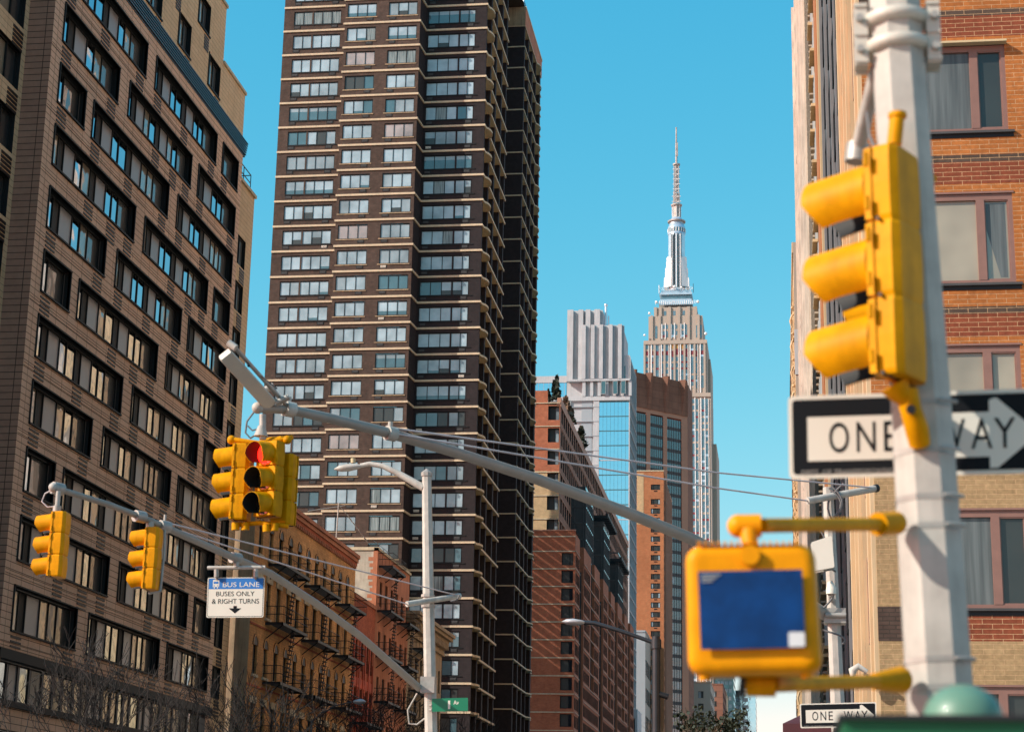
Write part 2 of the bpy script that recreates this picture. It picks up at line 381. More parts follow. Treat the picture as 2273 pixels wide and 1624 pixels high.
# ------------------------------------------------------------------ left apartment block
b=thing('apartment_block','brown panelled apartment block with black framed ribbon windows, left edge of the street','apartment block',(-40,85,0))
fl=FX(-32); W=Wins(b)
rowsets=[[(75.5,82.85),(84.4,94.75),(96.05,103.4)],[(75.5,86.5),(88,99),(100.25,103.45)],[(75.5,78.8),(79.85,91.3),(92.85,103.4)]]
tops=[12.87+2.982*k for k in range(11)]
rows=[(5.2,6.9,[(75,103.6)]),(8.1,9.75,[(74.7,103.6)])]
for k,t in enumerate(tops): rows.append((t-1.85,t,rowsets[k%3]))
mb=MB(); mb.wall(fl,74.35,104.35,0,43.66,rows,.42,'siding','black')
mb.build('front_wall',b)
mb=MB()
fw_=FY(74.35)
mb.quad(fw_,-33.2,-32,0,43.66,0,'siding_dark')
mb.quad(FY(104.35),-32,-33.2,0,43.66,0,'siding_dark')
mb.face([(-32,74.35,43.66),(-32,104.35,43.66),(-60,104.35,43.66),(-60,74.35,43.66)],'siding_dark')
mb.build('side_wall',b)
def ribbon(u0,u1,z0,z1,r):
    panes=[]; u=u0; k=0; first=True; L=u1-u0
    gl=lambda: r.choice(['skyglass','skyglass','skyglass','warmglass']) if z0>20 else r.choice(['skyglass','warmglass','warmglass','blackgloss'])
    unit=[1.25,.62,.95,.62,.55]
    seq=[]
    if L<4: seq=[(1.3,gl()),(L-1.3,'blackgloss')]
    else:
        n=1 if L<9 else 2; edge=1.5; f0=1.25
        un=(L-edge-f0)/n
        seq+=[(f0,gl())]
        for i in range(n):
            seq+=[(un*.17,'black'),(un*.34,'greypanel'),(un*.22,gl()),(un*.27,gl())]
        seq[-1]=(seq[-1][0]*.8,seq[-1][1]); seq+=[(edge+.1,'blackgloss')]
    return seq
for k,t in enumerate(tops):
    for a,c in rowsets[k%3]:
        mb=window(fl,a+.03,c-.03,t-1.82,t-.03,-.34,ribbon(a,c,t-1.85,t,R),'black',.07,.06)
        # thin metal surround standing proud of the wall
        mb.fbox(fl,a-.06,a,-.1,.07,t-1.9,t+.05,'black'); mb.fbox(fl,c,c+.06,-.1,.05,t-1.9,t+.05,'black')
        mb.fbox(fl,a-.06,c+.06,-.1,.07,t,t+.06,'black'); mb.fbox(fl,a-.06,c+.06,-.1,.09,t-1.93,t-1.85,'black')
        W.add(mb)
mb=MB()
for z0,z1 in ((8.1,9.75),(5.2,6.9)):
    u=75
    while u<103:
        w_=R.uniform(.8,1.5); c=min(u+w_,103.5)
        mb2=window(fl,u,c-.12,z0+.03,z1-.03,-.3,[(1,R.choice(['warmglass','greypanel','blackgloss','beigeblind','skyglass','curtgrey']))],'black',.06,.06); W.add(mb2); u=c
W.done()
mb=MB(); mb.fbox(fl,74.3,104.4,0,.16,9.75,10.15,'black'); mb.fbox(fl,74.3,104.4,0,.14,7.85,8.1,'black'); mb.build('ledge',b)
LV_=Wins(b); mb=MB()
for k,t in enumerate(tops):
    for a,c in rowsets[k%3]:
        L=c-a; us=[a+.05] if L<4 else [a+.05,c-1.3] if L<8.5 else [a+L*.38,a+L*.66,c-1.3] if k%2 else [a+.05,a+L*.42,c-1.3]
        for u in us:
            lv=MB()
            for i in range(5): lv.fbox(fl,u,u+1.1,-.02,.03,t-2.17-i*.2,t-2.08-i*.2,'iron')
            LV_.add(lv)
    mb.fbox(fl,74.4,104.3,-.02,.012,t-2.42,t-2.405,'black'); mb.fbox(fl,74.4,104.3,-.02,.012,t-2.56,t-2.545,'black')
mb.build('joint_line',b); LV_.done('louvre_vent')
mb=MB(); 
for i in range(5): mb.fbox(fl,74.3,104.7,.04+.02*i,.1+.02*i,43.62+i*.14,43.69+i*.14,'navyrail')
mb.fbox(fl,74.3,104.7,-.3,.2,44.32,44.38,'navyrail'); mb.fbox(fl,74.3,104.7,-.2,.03,43.5,44.3,'navyrail')
mb.build('roof_railing',b)
# wing nearer to the camera
fw2=FX(-33.2); W=Wins(b)
rows=[(t-1.85-.15,t-.1,[(66,68),(70.4,73.9)]) for t in tops]
mb=MB(); mb.wall(fw2,50,74.35,0,43.6,rows,.35,'tanbrick','black'); mb.build('wing_wall',b)
for k,t in enumerate(tops):
    for a,c in ((66,68),(70.4,73.9)): W.add(window(fw2,a,c,t-2,t-.1,-.25,[(1.2,'warmglass'),(.6,'blackgloss')],'black',.09,.1))
W.done()
mb=MB()
for t in tops:
    lv=MB()
    for i in range(5): lv.fbox(fw2,72.8,73.9,-.02,.03,t-2.35-i*.2,t-2.22-i*.2,'iron')
    lv.build('louvre_vent',b)
# set back upper storeys and the narrow end bay
fu=FX(-34.5); W=Wins(b)
ups=[(44.5,47.7),(48.6,50.6),(51.6,53.5)]
uw={0:[(84,86.2),(91.4,94.2),(96.3,99.4),(101.4,104.6),(104.9,105.6),(108.7,110.9)],1:[(86,88),(92.2,95.2),(98.2,100.6),(104.2,106.7)],2:[(89,91.3),(96.3,98.4),(101.6,104)]}
uz={0:(45.2,47.3),1:(48.3,50.35),2:(51.3,53.3)}
rows=[(uz[k][0],uz[k][1],uw[k]) for k in (0,1,2)]
mb=MB(); mb.wall(fu,76,107.1,43.6,54.75,rows,.35,'tanbrick','black')
mb.wall(fu,107.1,112.2,43.6,50.9,[(45.2,47.3,[(108.7,110.9)])],.35,'tanbrick','black')
mb.fbox(fu,76,107.2,-.3,.1,54.75,54.95,'lintel'); mb.fbox(fu,107.1,112.3,-.3,.1,50.9,51.1,'lintel')
mb.quad(FY(76),-50,-34.5,43.6,54.7,0,'tanbrick'); mb.face([(-34.5,76,54.75),(-34.5,107.1,54.75),(-50,107.1,54.75),(-50,76,54.75)],'tanbrick')
mb.build('upper_wall',b)
for k in (0,1,2):
    for a,c in uw[k]: 
        w2=window(fu,a,c,uz[k][0],uz[k][1],-.28,[(.45,'skyglass'),(.35,'warmglass'),(.5,'blackgloss')],'black',.08,.08)
        w2.fbox(fu,a-.07,a,-.1,.06,uz[k][0]-.05,uz[k][1]+.05,'black'); w2.fbox(fu,a-.07,c+.07,-.1,.08,uz[k][0]-.1,uz[k][0],'black'); W.add(w2)
W.done()
mb=MB()
for k in (0,1,2):
    for a,c in uw[k]:
        lv=MB()
        for i in range(5): lv.fbox(fu,c-1.0,c-.1,-.02,.03,uz[k][0]-.35-i*.2,uz[k][0]-.22-i*.2,'iron')
        lv.build('louvre_vent',b)
fe=FX(-33.2); W=Wins(b)
er=[(t-1.75,t+.12,[(107.9,110)]) for t in tops[:10]]
mb=MB(); mb.wall(fe,104.35,111.35,0,43.3,er,.35,'tanbrick','black'); mb.fbox(fe,104.35,111.5,-.3,.12,43.3,43.5,'lintel'); mb.build('end_wall',b)
mb=MB()
for t in tops[:10]:
    W.add(window(fe,107.9,110,t-1.75,t+.12,-.2,[(1,'blackgloss'),(.8,'darkwin')],'black',.1,.08))
    lv=MB()
    for i in range(5): lv.fbox(fe,108.9,109.95,-.02,.03,t-2.0-i*.2,t-1.87-i*.2,'iron')
    lv.build('louvre_vent',b)
W.done()
mb=MB()
for u in (104.6,106,107.5,109,110.6): mb.tube([(-33.3,u,43.5),(-33.3,u,44.6)],.03,'navyrail',6)
for z in (44.05,44.6): mb.tube([(-33.3,104.6,z),(-33.3,110.6,z)],.035,'navyrail',6)
mb.tube([(-33.3,110.6,44.6),(-35.5,110.6,44.6)],.035,'navyrail',6)
mb.build('roof_railing',b)

# ------------------------------------------------------------------ tenements with fire escapes
def fire_escape(root,y0,y1,zs,x=-32.0,dep=1.15):
    fe=MB(); r=fe
    for i,z in enumerate(zs):
        pl=MB(); f=FX(x)
        pl.fbox(f,y0,y1,dep-.08,dep,z-.18,z,'iron'); pl.fbox(f,y0,y0+.08,0,dep,z-.18,z,'iron'); pl.fbox(f,y1-.08,y1,0,dep,z-.18,z,'iron')
        n=7
        for k in range(n): pl.fbox(f,y0,y1,.08+k*(dep-.1)/n,.08+k*(dep-.1)/n+.09,z-.06,z-.01,'iron')
        for yy in (y0+.3,(y0+y1)/2,y1-.3): pl.tube([f.p(yy,0,z-1.0),f.p(yy,dep-.05,z-.12)],.04,'iron',4)
        p=pl.build('fire_escape',root) if i==0 else pl.build('fire_escape',root)
        rl=MB()
        for zz in (z+.5,z+1.0):
            rl.tube([f.p(y0,0,zz),f.p(y0,dep,zz),f.p(y1,dep,zz),f.p(y1,0,zz)],.025,'iron',4)
        m_=int((y1-y0)/.35)
        for k in range(m_+1):
            yy=y0+(y1-y0)*k/m_; rl.tube([f.p(yy,dep,z),f.p(yy,dep,z+1.0)],.013,'iron',3)
        for k in (1,2,3): rl.tube([f.p(y0,dep*k/4,z),f.p(y0,dep*k/4,z+1)],.013,'iron',3)
        rl.build('railing',p,loc=wloc(root)) if False else child(rl,'railing',p)
        # ladder stair to the next landing down
        lo=zs[i+1] if i+1<len(zs) else None
        if lo is not None:
            ld=MB(); ya,yb=(y0+y1)/2-1.3,(y0+y1)/2+.6
            A=Vector(f.p(yb,dep*.75,z)); B=Vector(f.p(ya+.6,dep*.75,lo)); 
            for off in (-.32,.32):
                ld.tube([A+Vector((0,off,0)),B+Vector((0,off,0))],.03,'iron',4)
            for k in range(1,13):
                q=A.lerp(B,k/13); ld.fbox(f,q.y-.32,q.y+.32,dep*.75-.12,dep*.75+.12,q.z-.02,q.z+.02,'iron')
            child(ld,'ladder',p)
def child(mbx,name,parent): return mbx.build(name,parent,loc=wloc(parent))
def archwin(fr,u,w_,z0,z1,n,gl):
    mb=window(fr,u-w_/2,u+w_/2,z0,z1,n,[(1,gl)],'black',.05,.05)
    zm=(z0+z1)/2; mb.fbox(fr,u-w_/2,u+w_/2,n,n+.07,zm-.03,zm+.03,'black')
    return mb
def arch(mb,fr,u,w_,z,mt,dep=-.16,hood='iron',seg=8):
    """semicircular blind head above an opening with a dark raised hood"""
    r=w_/2; pts=[(u-r*math.cos(math.pi*k/seg),z+r*1.15*math.sin(math.pi*k/seg)) for k in range(seg+1)]
    mb.face([fr.p(a,.02,c) for a,c in pts],'iron',fr.flip)
    for (a,c),(a2,c2) in zip(pts,pts[1:]):
        o1=(u+(a-u)*1.3,z+(c-z)*1.25); o2=(u+(a2-u)*1.3,z+(c2-z)*1.25)
        mb.face([fr.p(a,.05,c),fr.p(a2,.05,c2),fr.p(o2[0],.05,o2[1]),fr.p(o1[0],.05,o1[1])],mt,not fr.flip)
        mb.face([fr.p(o1[0],.05,o1[1]),fr.p(o2[0],.05,o2[1]),fr.p(o2[0],-.02,o2[1]),fr.p(o1[0],-.02,o1[1])],hood,not fr.flip)
f32=FX(-32)
# A: tan with arched windows
b=thing('tenement_house','tan tenement with rows of arched windows and black fire escapes','tenement',(-38,125,0),'old tenement houses')
ys=[113+2.42*i for i in range(11)]
rw=[]; spec=[(20.35,22.1,1),(16.65,18.85,0),(12.95,14.75,1),(9.2,11.2,0),(5.4,7.6,1)]
for z0,z1,a in spec[::-1]: rw.append((z0,z1,[(y-.48,y+.48) for y in ys]))
mb=MB(); mb.wall(f32,111.5,139.7,0,24.35,rw,.22,'tenA'); mb.quad(FY(111.5),-34.5,-32,0,24.3,0,'tenD')
mb.face([(-32,111.5,24.35),(-32,139.7,24.35),(-46,139.7,24.35),(-46,111.5,24.35)],'tenD'); mb.quad(FY(111.5),-46,-34.5,0,24.3,0,'tenD')
mb.build('wall',b)
mb=MB(); mb.fbox(f32,111.5,139.8,-.4,.32,24.35,24.62,'tenC'); mb.fbox(f32,111.5,139.8,0,.2,24.05,24.35,'tenC'); mb.fbox(f32,111.5,139.8,0,.1,23.8,24.05,'tenB')
for k in range(56): mb.fbox(f32,111.6+k*.5,111.8+k*.5,0,.16,23.55,23.8,'tenC')
mb.build('cornice',b)
mb=MB()
for z0,z1,a in spec:
    for y in ys:
        if a: arch(mb,f32,y,.96,z1,'tenA')
        else: mb.fbox(f32,y-.7,y+.7,0,.08,z1,z1+.42,'lintel')
        mb.fbox(f32,y-.6,y+.6,0,.12,z0-.16,z0,'lintel')
for z in (8.6,12.2,15.9,19.6): mb.fbox(f32,111.5,139.7,0,.05,z,z+.12,'tenB')
mb.build('window_trim',b)
W=Wins(b)
for z0,z1,a in spec:
    for y in ys: W.add(archwin(f32,y,.96,z0,z1,-.18,R.choice(['darkwin','darkwin','blackgloss','warmglass'])))
W.done()
for y0,y1 in ((115,121.4),(124.2,130.6),(133.4,139)): fire_escape(b,y0,y1,(20.1,16.4,12.7,9.0))
# low red building
b=thing('tenement_house','low red brick tenement with faded red paint between its neighbours','tenement',(-38,143.5,0),'old tenement houses')
ys=[140.9,142.9,144.9,146.4]
mb=MB(); mb.wall(f32,139.7,147.45,0,21.7,[(12.6,14.8,[(y-.5,y+.5) for y in ys]),(16.2,18.4,[(y-.5,y+.5) for y in ys])],.2,'tenB')
mb.face([(-32,139.7,21.7),(-32,147.45,21.7),(-46,147.45,21.7),(-46,139.7,21.7)],'tenD')
mb.build('wall',b)
mb=MB(); mb.fbox(f32,139.7,147.4,0,.1,21.5,21.8,'tenC'); mb.build('coping',b)
mb=MB()
for y in ys: mb.fbox(f32,y-.8,y-.5,0,.08,11,18.9,'redpaint'); mb.fbox(f32,y+.5,y+.62,0,.1,11,17,'redpaint')
mb.fbox(f32,139.8,147.3,0,.05,14.9,15.6,'redpaint'); mb.fbox(f32,139.8,143,0,.06,8,11,'redpaint')
mb.build('painted_panel',b)
W=Wins(b)
for y in ys:
    for z in (12.6,16.2): W.add(archwin(f32,y,1.0,z,z+2.2,-.16,'darkwin'))
W.done(); fire_escape(b,140.6,146.8,(12.2,8.6))
# C: terracotta with grey side wall
b=thing('tenement_house','terracotta tenement with pale flaking side wall and fire escape on its front','tenement',(-38,154,0),'old tenement houses')
ys=[149.2+2.2*i for i in range(6)]
rws=[(z,z+2,[(y-.45,y+.45) for y in ys]) for z in (7.2,10.8,14.4,18,22.0)]
mb=MB(); mb.wall(f32,147.5,161,0,26.35,rws,.2,'tenC'); mb.face([(-32,147.5,26.35),(-32,161,26.35),(-46,161,26.35),(-46,147.5,26.35)],'tenD'); mb.build('wall',b)
mb=MB(); mb.quad(FY(147.48),-46,-32.3,0,26.3,0,'greyparge'); mb.fbox(FY(147.48),-32.35,-32,-.1,.03,0,26.3,'tenC')
for k in range(24): mb.fbox(FY(147.48),-32.55-.1*(k%3),-32.3,0,.02,14+k*.5,14.3+k*.5,'tenC')
mb.build('side_wall',b)
mb=MB(); mb.fbox(FY(147.5),-46,-31.9,-.3,.1,26.35,26.6,'lintel'); mb.fbox(f32,147.4,161.1,-.3,.12,26.35,26.55,'lintel'); mb.build('coping',b)
W=Wins(b)
for z0,z1,_ in rws:
    for y in ys: W.add(archwin(f32,y,.9,z0,z1,-.16,'darkwin'))
W.done(); fire_escape(b,148,153.6,(25.2,21.6,18,14.4,10.8)); fire_escape(b,156,160.6,(21.6,18,14.4,10.8))
mb=MB()
for y in (150.5,152.5,154.5): mb.tube([(-32.6,y,26.5),(-32.6,y,27.3)],.03,'navyrail',5)
for z in (26.9,27.3): mb.tube([(-32.6,148.5,z),(-32.6,156,z)],.03,'navyrail',5)
mb.build('roof_railing',b)
# D: ornate cornice
b=thing('tenement_house','grey stone tenement with heavy bracketed cornice, just left of the dark tower base','tenement',(-38,172,0),'old tenement houses')
ys=[163+2.3*i for i in range(7)]
rws=[(z,z+2.1,[(y-.5,y+.5) for y in ys]) for z in (6.5,10.2,13.9,17.6)]
mb=MB(); mb.wall(f32,161,178,0,22,rws,.25,'tenD'); mb.quad(FY(161),-46,-32,0,22.5,0,'tenD'); mb.face([(-32,161,22.5),(-32,178,22.5),(-46,178,22.5),(-46,161,22.5)],'tenD'); mb.build('wall',b)
mb=MB()
for i,(n_,z0,z1) in enumerate(((.25,21.2,21.5),(.2,21.5,22.3),(.6,22.3,22.6),(.95,22.6,22.9),(1.15,22.9,23.2))): mb.fbox(f32,160.9-n_*.6,178+n_*.6,-.3,n_,z0,z1,'tenD')
for k in range(24): mb.fbox(f32,161.2+k*.7,161.5+k*.7,0,.7,21.7,22.3,'tenD')
mb.build('cornice',b)
W=Wins(b)
for z0,z1,_ in rws:
    for y in ys: W.add(archwin(f32,y,1,z0,z1,-.2,'darkwin'))
W.done(); fire_escape(b,162,168,(20.2,16.6,13,9.4))
b=thing('roof_antenna','thin leaning roof antenna with side rods on the tan tenement roof','antenna',(-33,137,24.6))
mb=MB(); mb.tube([(-33,137,24.4),(-32.9,137,28.2)],.05,'galvdark',5); mb.build('mast',b)
mb=MB(); mb.tube([(-35,136,27.4),(-32.5,137.5,28.1)],.035,'galvdark',4); mb.tube([(-32.9,137,28.1),(-31,139,25.6)],.03,'galvdark',4)
for k in range(4): mb.tube([(-32.3+.35*k,137.6+.4*k,27.4-.5*k),(-32.1+.35*k,138.2+.4*k,27.0-.5*k)],.05,'galv',4)
mb.build('rod',b)

# ------------------------------------------------------------------ dark high rise
b=thing('residential_tower','tall dark brown brick tower with cream floor bands and ribbon windows','tower',(-43,200,0))
ZB=[92.62-2.912*k for k in range(30,-1,-1)]+[95.53,98.44,101.35,104.27,107.18]
TOPZ=110
W=Wins(b)
fa,fb,fc=FY(190.4),FY(189.0),FY(191.6)
wins_a=[(-53.35,-47.9)]; wins_b=[(-46.8,-43.5),(-42.1,-38.85)]; wins_c=[(-38.1,-32.4)]
def rowsof(ws): return [(z-2.03,z-.38,ws) for z in ZB]
mb=MB(); mb.wall(fa,-54.5,-47.1,0,TOPZ,rowsof(wins_a),.16,'towerbrick','black'); mb.wall(fb,-47.1,-38.5,0,TOPZ,rowsof(wins_b),.16,'towerbrick','black')
mb.quad(FX(-47.1),189,190.4,0,TOPZ,0,'towerbrick')
mb.face([(-47.1,189,0),(-47.1,190.4,0),(-47.1,190.4,TOPZ),(-47.1,189,TOPZ)],'towerbrick')
mb.quad(FXm(-54.5),190.4,230,0,TOPZ,0,'towerbrick')
mb.face([(-54.5,190.4,TOPZ),(-31.4,190.4,TOPZ),(-31.4,230,TOPZ),(-54.5,230,TOPZ)],'towerbrick')
mb.build('front_wall',b)
mb=MB(); mb.wall(fc,-38.3,-31.4,0,TOPZ,rowsof(wins_c),.16,'towershade','black'); mb.face([(-38.5,189,0),(-38.3,191.6,0),(-38.3,191.6,TOPZ),(-38.5,189,TOPZ)],'towershade')
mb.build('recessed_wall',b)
def blinds(r,n):
    k=r.random()
    base=r.choice(['blind','blind','blind','blind','blind2'])
    if k<.7: return [base if r.random()<.78 else r.choice([('blind','teal',.2),('blind','darkwin',.35),'blind2','teal','curtain',('blind2','darkwin',.5)]) for _ in range(n)]
    if k<.77: return [('blind','teal',.3)]*n
    if k<.81: return ['blind3']*n
    if k<.84: return ['curtain']*n
    if k<.92: return [r.choice(['teal','blind','darkwin']) for _ in range(n)]
    return [('blind2','teal',.7)]*n
for i,z in enumerate(ZB):
    dk=z<70 and R.random()<.25
    for fr,ws,kind in ((fa,wins_a,'a'),(fb,wins_b,'b'),(fc,wins_c,'c')):
        for a,c in ws:
            if kind=='a':
                p=blinds(R,5); sh=[1,1,1,1,1]; mid=2
            elif kind=='c': p=blinds(R,5); sh=[1.15,1.15,1.1,1,1]; mid=3
            else: p=blinds(R,3); sh=[1,1,1]; mid=None
            if dk: p=[R.choice(['teal','darkwin','darkwin','blind2']) for _ in p]
            panes=list(zip(sh,p))
            w2=window(fr,a,c,z-2.0,z-.42,-.12,panes,'black',.07,.06)
            if mid: 
                um=a+(c-a)*sum(sh[:mid])/sum(sh); w2.fbox(fr,um-.09,um+.09,-.12,-.04,z-2.0,z-.42,'towerbrick' if kind=='a' else 'towershade')
            w2.fbox(fr,a-(0 if kind!='b' else .2),c+.1,-.05,.06,z-2.14,z-2.03,'black' if kind!='b' else 'tenD')
            W.add(w2)
W.done()
AC=Wins(b)
for z in ZB:
    for fr,us in ((fa,(-53.3,-49)),(fb,(-44.6,-42.0)),(fc,(-38,-33.6))):
        for j,u in enumerate(us):
            hl=R.random()<.05; mb=MB()
            mb.fbox(fr,u,u+.75,-.02,.03,z-2.5,z-2.17,'black'); mb.fbox(fr,u+.07,u+.68,0,.045,z-2.46,z-2.22,'signwhite' if hl else 'charcoal')
            for q in (-2.4,-2.32,): mb.fbox(fr,u+.07,u+.68,0,.06,z+q,z+q+.02,'black')
            AC.add(mb)
AC.done('air_conditioner')
# bands run round the whole tower
def bump(y0,x=-31.4,amp=.42,L=2.9,n=7): return [(x+amp*math.sin(math.pi*k/n)**.7 if 0<k<n else x,y0+L*k/n) for k in range(n+1)]
path=[(-54.5,190.4),(-47.1,190.4),(-47.1,189),(-38.5,189),(-38.3,191.6),(-31.4,191.6)]+bump(192.4)+[(-31.4,208)]
path2=[(-34.2,222),(-31.35,222),(-31.35,233.6)]+bump(233.8,-31.35)+[(-31.35,238.7)]
def ribbonband(mb,path,z0,z1,out,m_,deep=0):
    P=[Vector(p) for p in path]; Q=[]
    for i,p in enumerate(P):
        n=Vector((0,0)); 
        for a,c in ((i-1,i),(i,i+1)):
            if a<0 or c>=len(P): continue
            d=(P[c]-P[a]).normalized(); n+=Vector((d.y,-d.x))
        n.normalize(); Q.append(p+n*out*(1.25 if 0<i<len(P)-1 else 1))
    for a,c,a0,c0 in zip(Q,Q[1:],P,P[1:]):
        mb.face([(a.x,a.y,z0),(c.x,c.y,z0),(c.x,c.y,z1),(a.x,a.y,z1)],m_)
        mb.face([(a0.x,a0.y,z0),(c0.x,c0.y,z0),(c.x,c.y,z0),(a.x,a.y,z0)],m_)
        mb.face([(a0.x,a0.y,z1),(a.x,a.y,z1),(c.x,c.y,z1),(c0.x,c0.y,z1)],m_)
mb=MB()
for z in ZB:
    ribbonband(mb,path,z,z+.22,.12,'band')
    ribbonband(mb,path2,z,z+.16,.08,'band')
mb.build('floor_band',b)
# deep loggias on the street side
mb=MB(); pier='towershade'
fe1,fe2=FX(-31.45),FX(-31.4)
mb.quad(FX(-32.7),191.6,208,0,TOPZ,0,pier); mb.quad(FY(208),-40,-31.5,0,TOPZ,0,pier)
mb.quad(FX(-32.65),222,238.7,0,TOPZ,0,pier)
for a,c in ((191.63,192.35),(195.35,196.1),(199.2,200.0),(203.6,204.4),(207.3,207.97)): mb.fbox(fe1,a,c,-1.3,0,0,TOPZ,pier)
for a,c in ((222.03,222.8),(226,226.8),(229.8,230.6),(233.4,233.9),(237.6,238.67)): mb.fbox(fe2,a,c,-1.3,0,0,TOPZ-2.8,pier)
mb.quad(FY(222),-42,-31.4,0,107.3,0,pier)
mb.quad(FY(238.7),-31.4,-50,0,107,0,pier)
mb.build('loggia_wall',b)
mb=MB()
for z in ZB:
    for y0,y1 in ((191.7,207.9),(222.1,238.6)):
        x1=-31.42
        mb.box(-32.7,x1,y0,y1,z+.02,z+.15,'soffit')
    for y0 in (192.4,233.8):
        mb.prism(bump(y0,-31.4,.4),z+.02,z+.2,'soffit')
mb.build('loggia_slab',b)
W=Wins(b); fg=FX(-32.7)
for z in ZB:
    for a,c in ((192.4,195.3),(196.15,199.15),(200.05,203.55),(204.45,207.25),(222.9,225.9),(226.9,229.7),(230.7,233.3),(234,237.5)):
        W.add(window(fg,a,c,z-2.2,z-.15,.01,[(1,R.choice(['darkwin','teal','blind2'])),(1,'darkwin')],'black',.08,.06))
W.done('side_window',100)
mb=MB(); mb.fbox(FY(222),-42,-31.3,-.3,.12,107.3,109.9,'tenD'); mb.fbox(FX(-31.3),222,238.8,-.3,.03,107.3,109.9,'tenC'); mb.fbox(FX(-31.3),222,238.8,-.3,.1,109.7,110.0,'band'); mb.build('parapet',b)
mb=MB()
for k in range(9): mb.tube([(-31.6,222.2+2*k,109.9),(-31.6,222.2+2*k,111)],.05,'navyrail',5)
mb.tube([(-31.6,222.2,111),(-31.6,238.4,111)],.06,'navyrail',5)
for k in range(5): mb.tube([(-33.6+.5*k,222.2,109.9),(-33.6+.5*k,222.2,111.4)],.09,'silver',5)
mb.tube([(-34,222.2,111.4),(-31.6,222.2,111.4)],.09,'silver',5)
mb.build('roof_railing',b)

# unseen brick block added behind the tower to throw shade on the next block
b=thing('shade_block','unseen brown brick block added behind the dark tower to cast shade','apartment block',(-80,262,0))
mb=MB(); mb.wall(FY(258),-98,-62,0,52,[(z,z+1.6,[(-96+3*k,-94.4+3*k) for k in range(11)]) for z in range(3,48,3)],.2,'towerbrick','black'); mb.quad(FX(-62),258,275,0,52,0,'towerbrick'); mb.quad(FXm(-98),258,275,0,52,0,'towerbrick')
mb.face([(-98,258,52),(-62,258,52),(-62,275,52),(-98,275,52)],'tenD'); mb.build('wall',b)
for k in range(14): mb=MB(); mb.box(-97+k*2.5,-96.3+k*2.5,262,263,52,56+R.uniform(-1,3),'tenD'); mb.build('chimney',b)
mb=MB()
for k in range(20): mb.box(-62.4,-61.6,256,275,51+k*1.45,51.75+k*1.45,'tenD')
for y in (256,262,268.5,274.6): mb.box(-62.3,-61.7,y,y+.4,51,79.5,'iron')
mb.build('shade_bars',b)  # unseen bars added only to cast slanting streaks on the red brick front
# ------------------------------------------------------------------ stepped red brick complex
b=thing('apartment_complex','long red brick apartment complex stepping down in glass and brick bays, roof shrubs on top','apartment complex',(-38,290,0))
W=Wins(b)
X1,X2=-31.0,-34.0
# upper slab
f1=FY(289); f2=FX(X2)
mb=MB()
LV=[52.5+3.62*k for k in range(7)]
mb.quad(f1,-46,-36.0,62.5,75.6,0,'redbrick'); mb.quad(f1,-46,-36.0,50,62.5,0,'buffbrick')
for k,z in enumerate(LV[:6]):
    mt='redbrick' if z>62 else 'buffbrick'
    mb.wall(f1,-36.0,X2,z-1.0,z+2.62,[(z+.15,z+2.45,[(-35.9,-34.1)])],1.1,mt,'black')
mb.build('front_wall',b)
for k,z in enumerate(LV[:6]): W.add(window(f1,-35.9,-34.15,z+.2,z+2.4,-.6,[(1,'darkwin'),(.6,'blind2')],'black',.08,.06))
mb=MB()
for z in (51.5,54.9,58.6,62.4,66.1,69.8,73.6): mb.fbox(f1,-46,X2,0,.12,z-.14,z,'lintel'); mb.fbox(f2,289,425,0,.1,z-.12,z,'rosestone')
mb.build('floor_band',b)
cols=[(291+3.05*k,292.9+3.05*k) for k in range(43)]
rws=[(z+.1,z+2.5,cols) for z in LV[:6]]
mb=MB(); mb.wall(f2,289,425,50,73,rws,.5,'rosebrick','black'); mb.fbox(f2,289,425,-.5,.15,73,74.4,'rosestone')
mb.face([(-46,289,73.5),(X2,289,73.5),(X2,425,73.5),(-46,425,73.5)],'rosebrick'); mb.quad(FY(425),-46,X2,0,73,0,'rosebrick')
mb.build('street_wall',b)
for z in LV[:6]:
    for j,(a,c) in enumerate(cols): W.add(window(f2,a,c,z+.1,z+2.5,-.35,[(1,R.choice(['skyglass','darkwin','blackgloss'])),(.8,'darkwin')],'charcoal',.07,.06))
# lower block with projecting bays
g1=FY(286); g2=FX(X1)
ZL=[49.3-2.72*k for k in range(17)]
mb=MB()
wl=[(z-2.25,z-.35,[(-33.1,-31.3)]) for z in ZL[::-1] if z>3]
mb.wall(g1,-44,X1,0,52.4,wl,.5,'redbrick','black'); mb.face([(-44,286,52.4),(X1,286,52.4),(X1,292,52.4),(-44,292,52.4)],'redbrick')
mb.fbox(g1,-44,X1+.05,-.3,.1,52.4,52.6,'rosestone')
mb.build('lower_front_wall',b)
mb=MB()
for z in ZL+[51.6]: mb.fbox(g1,-44,X1,0,.1,z-.16,z,'lintel')
mb.build('floor_band',b)
for z in ZL:
    if z>3: W.add(window(g1,-33.1,-31.3,z-2.25,z-.35,-.3,[(1,'darkwin'),(.45,R.choice(['skyglass','skyglass','darkwin']))],'black',.08,.06))
segs=[(286,292.5),(299,326),(333,356.5),(363,388),(394.5,404)]
mb=MB(); mt=MB()
prev=None
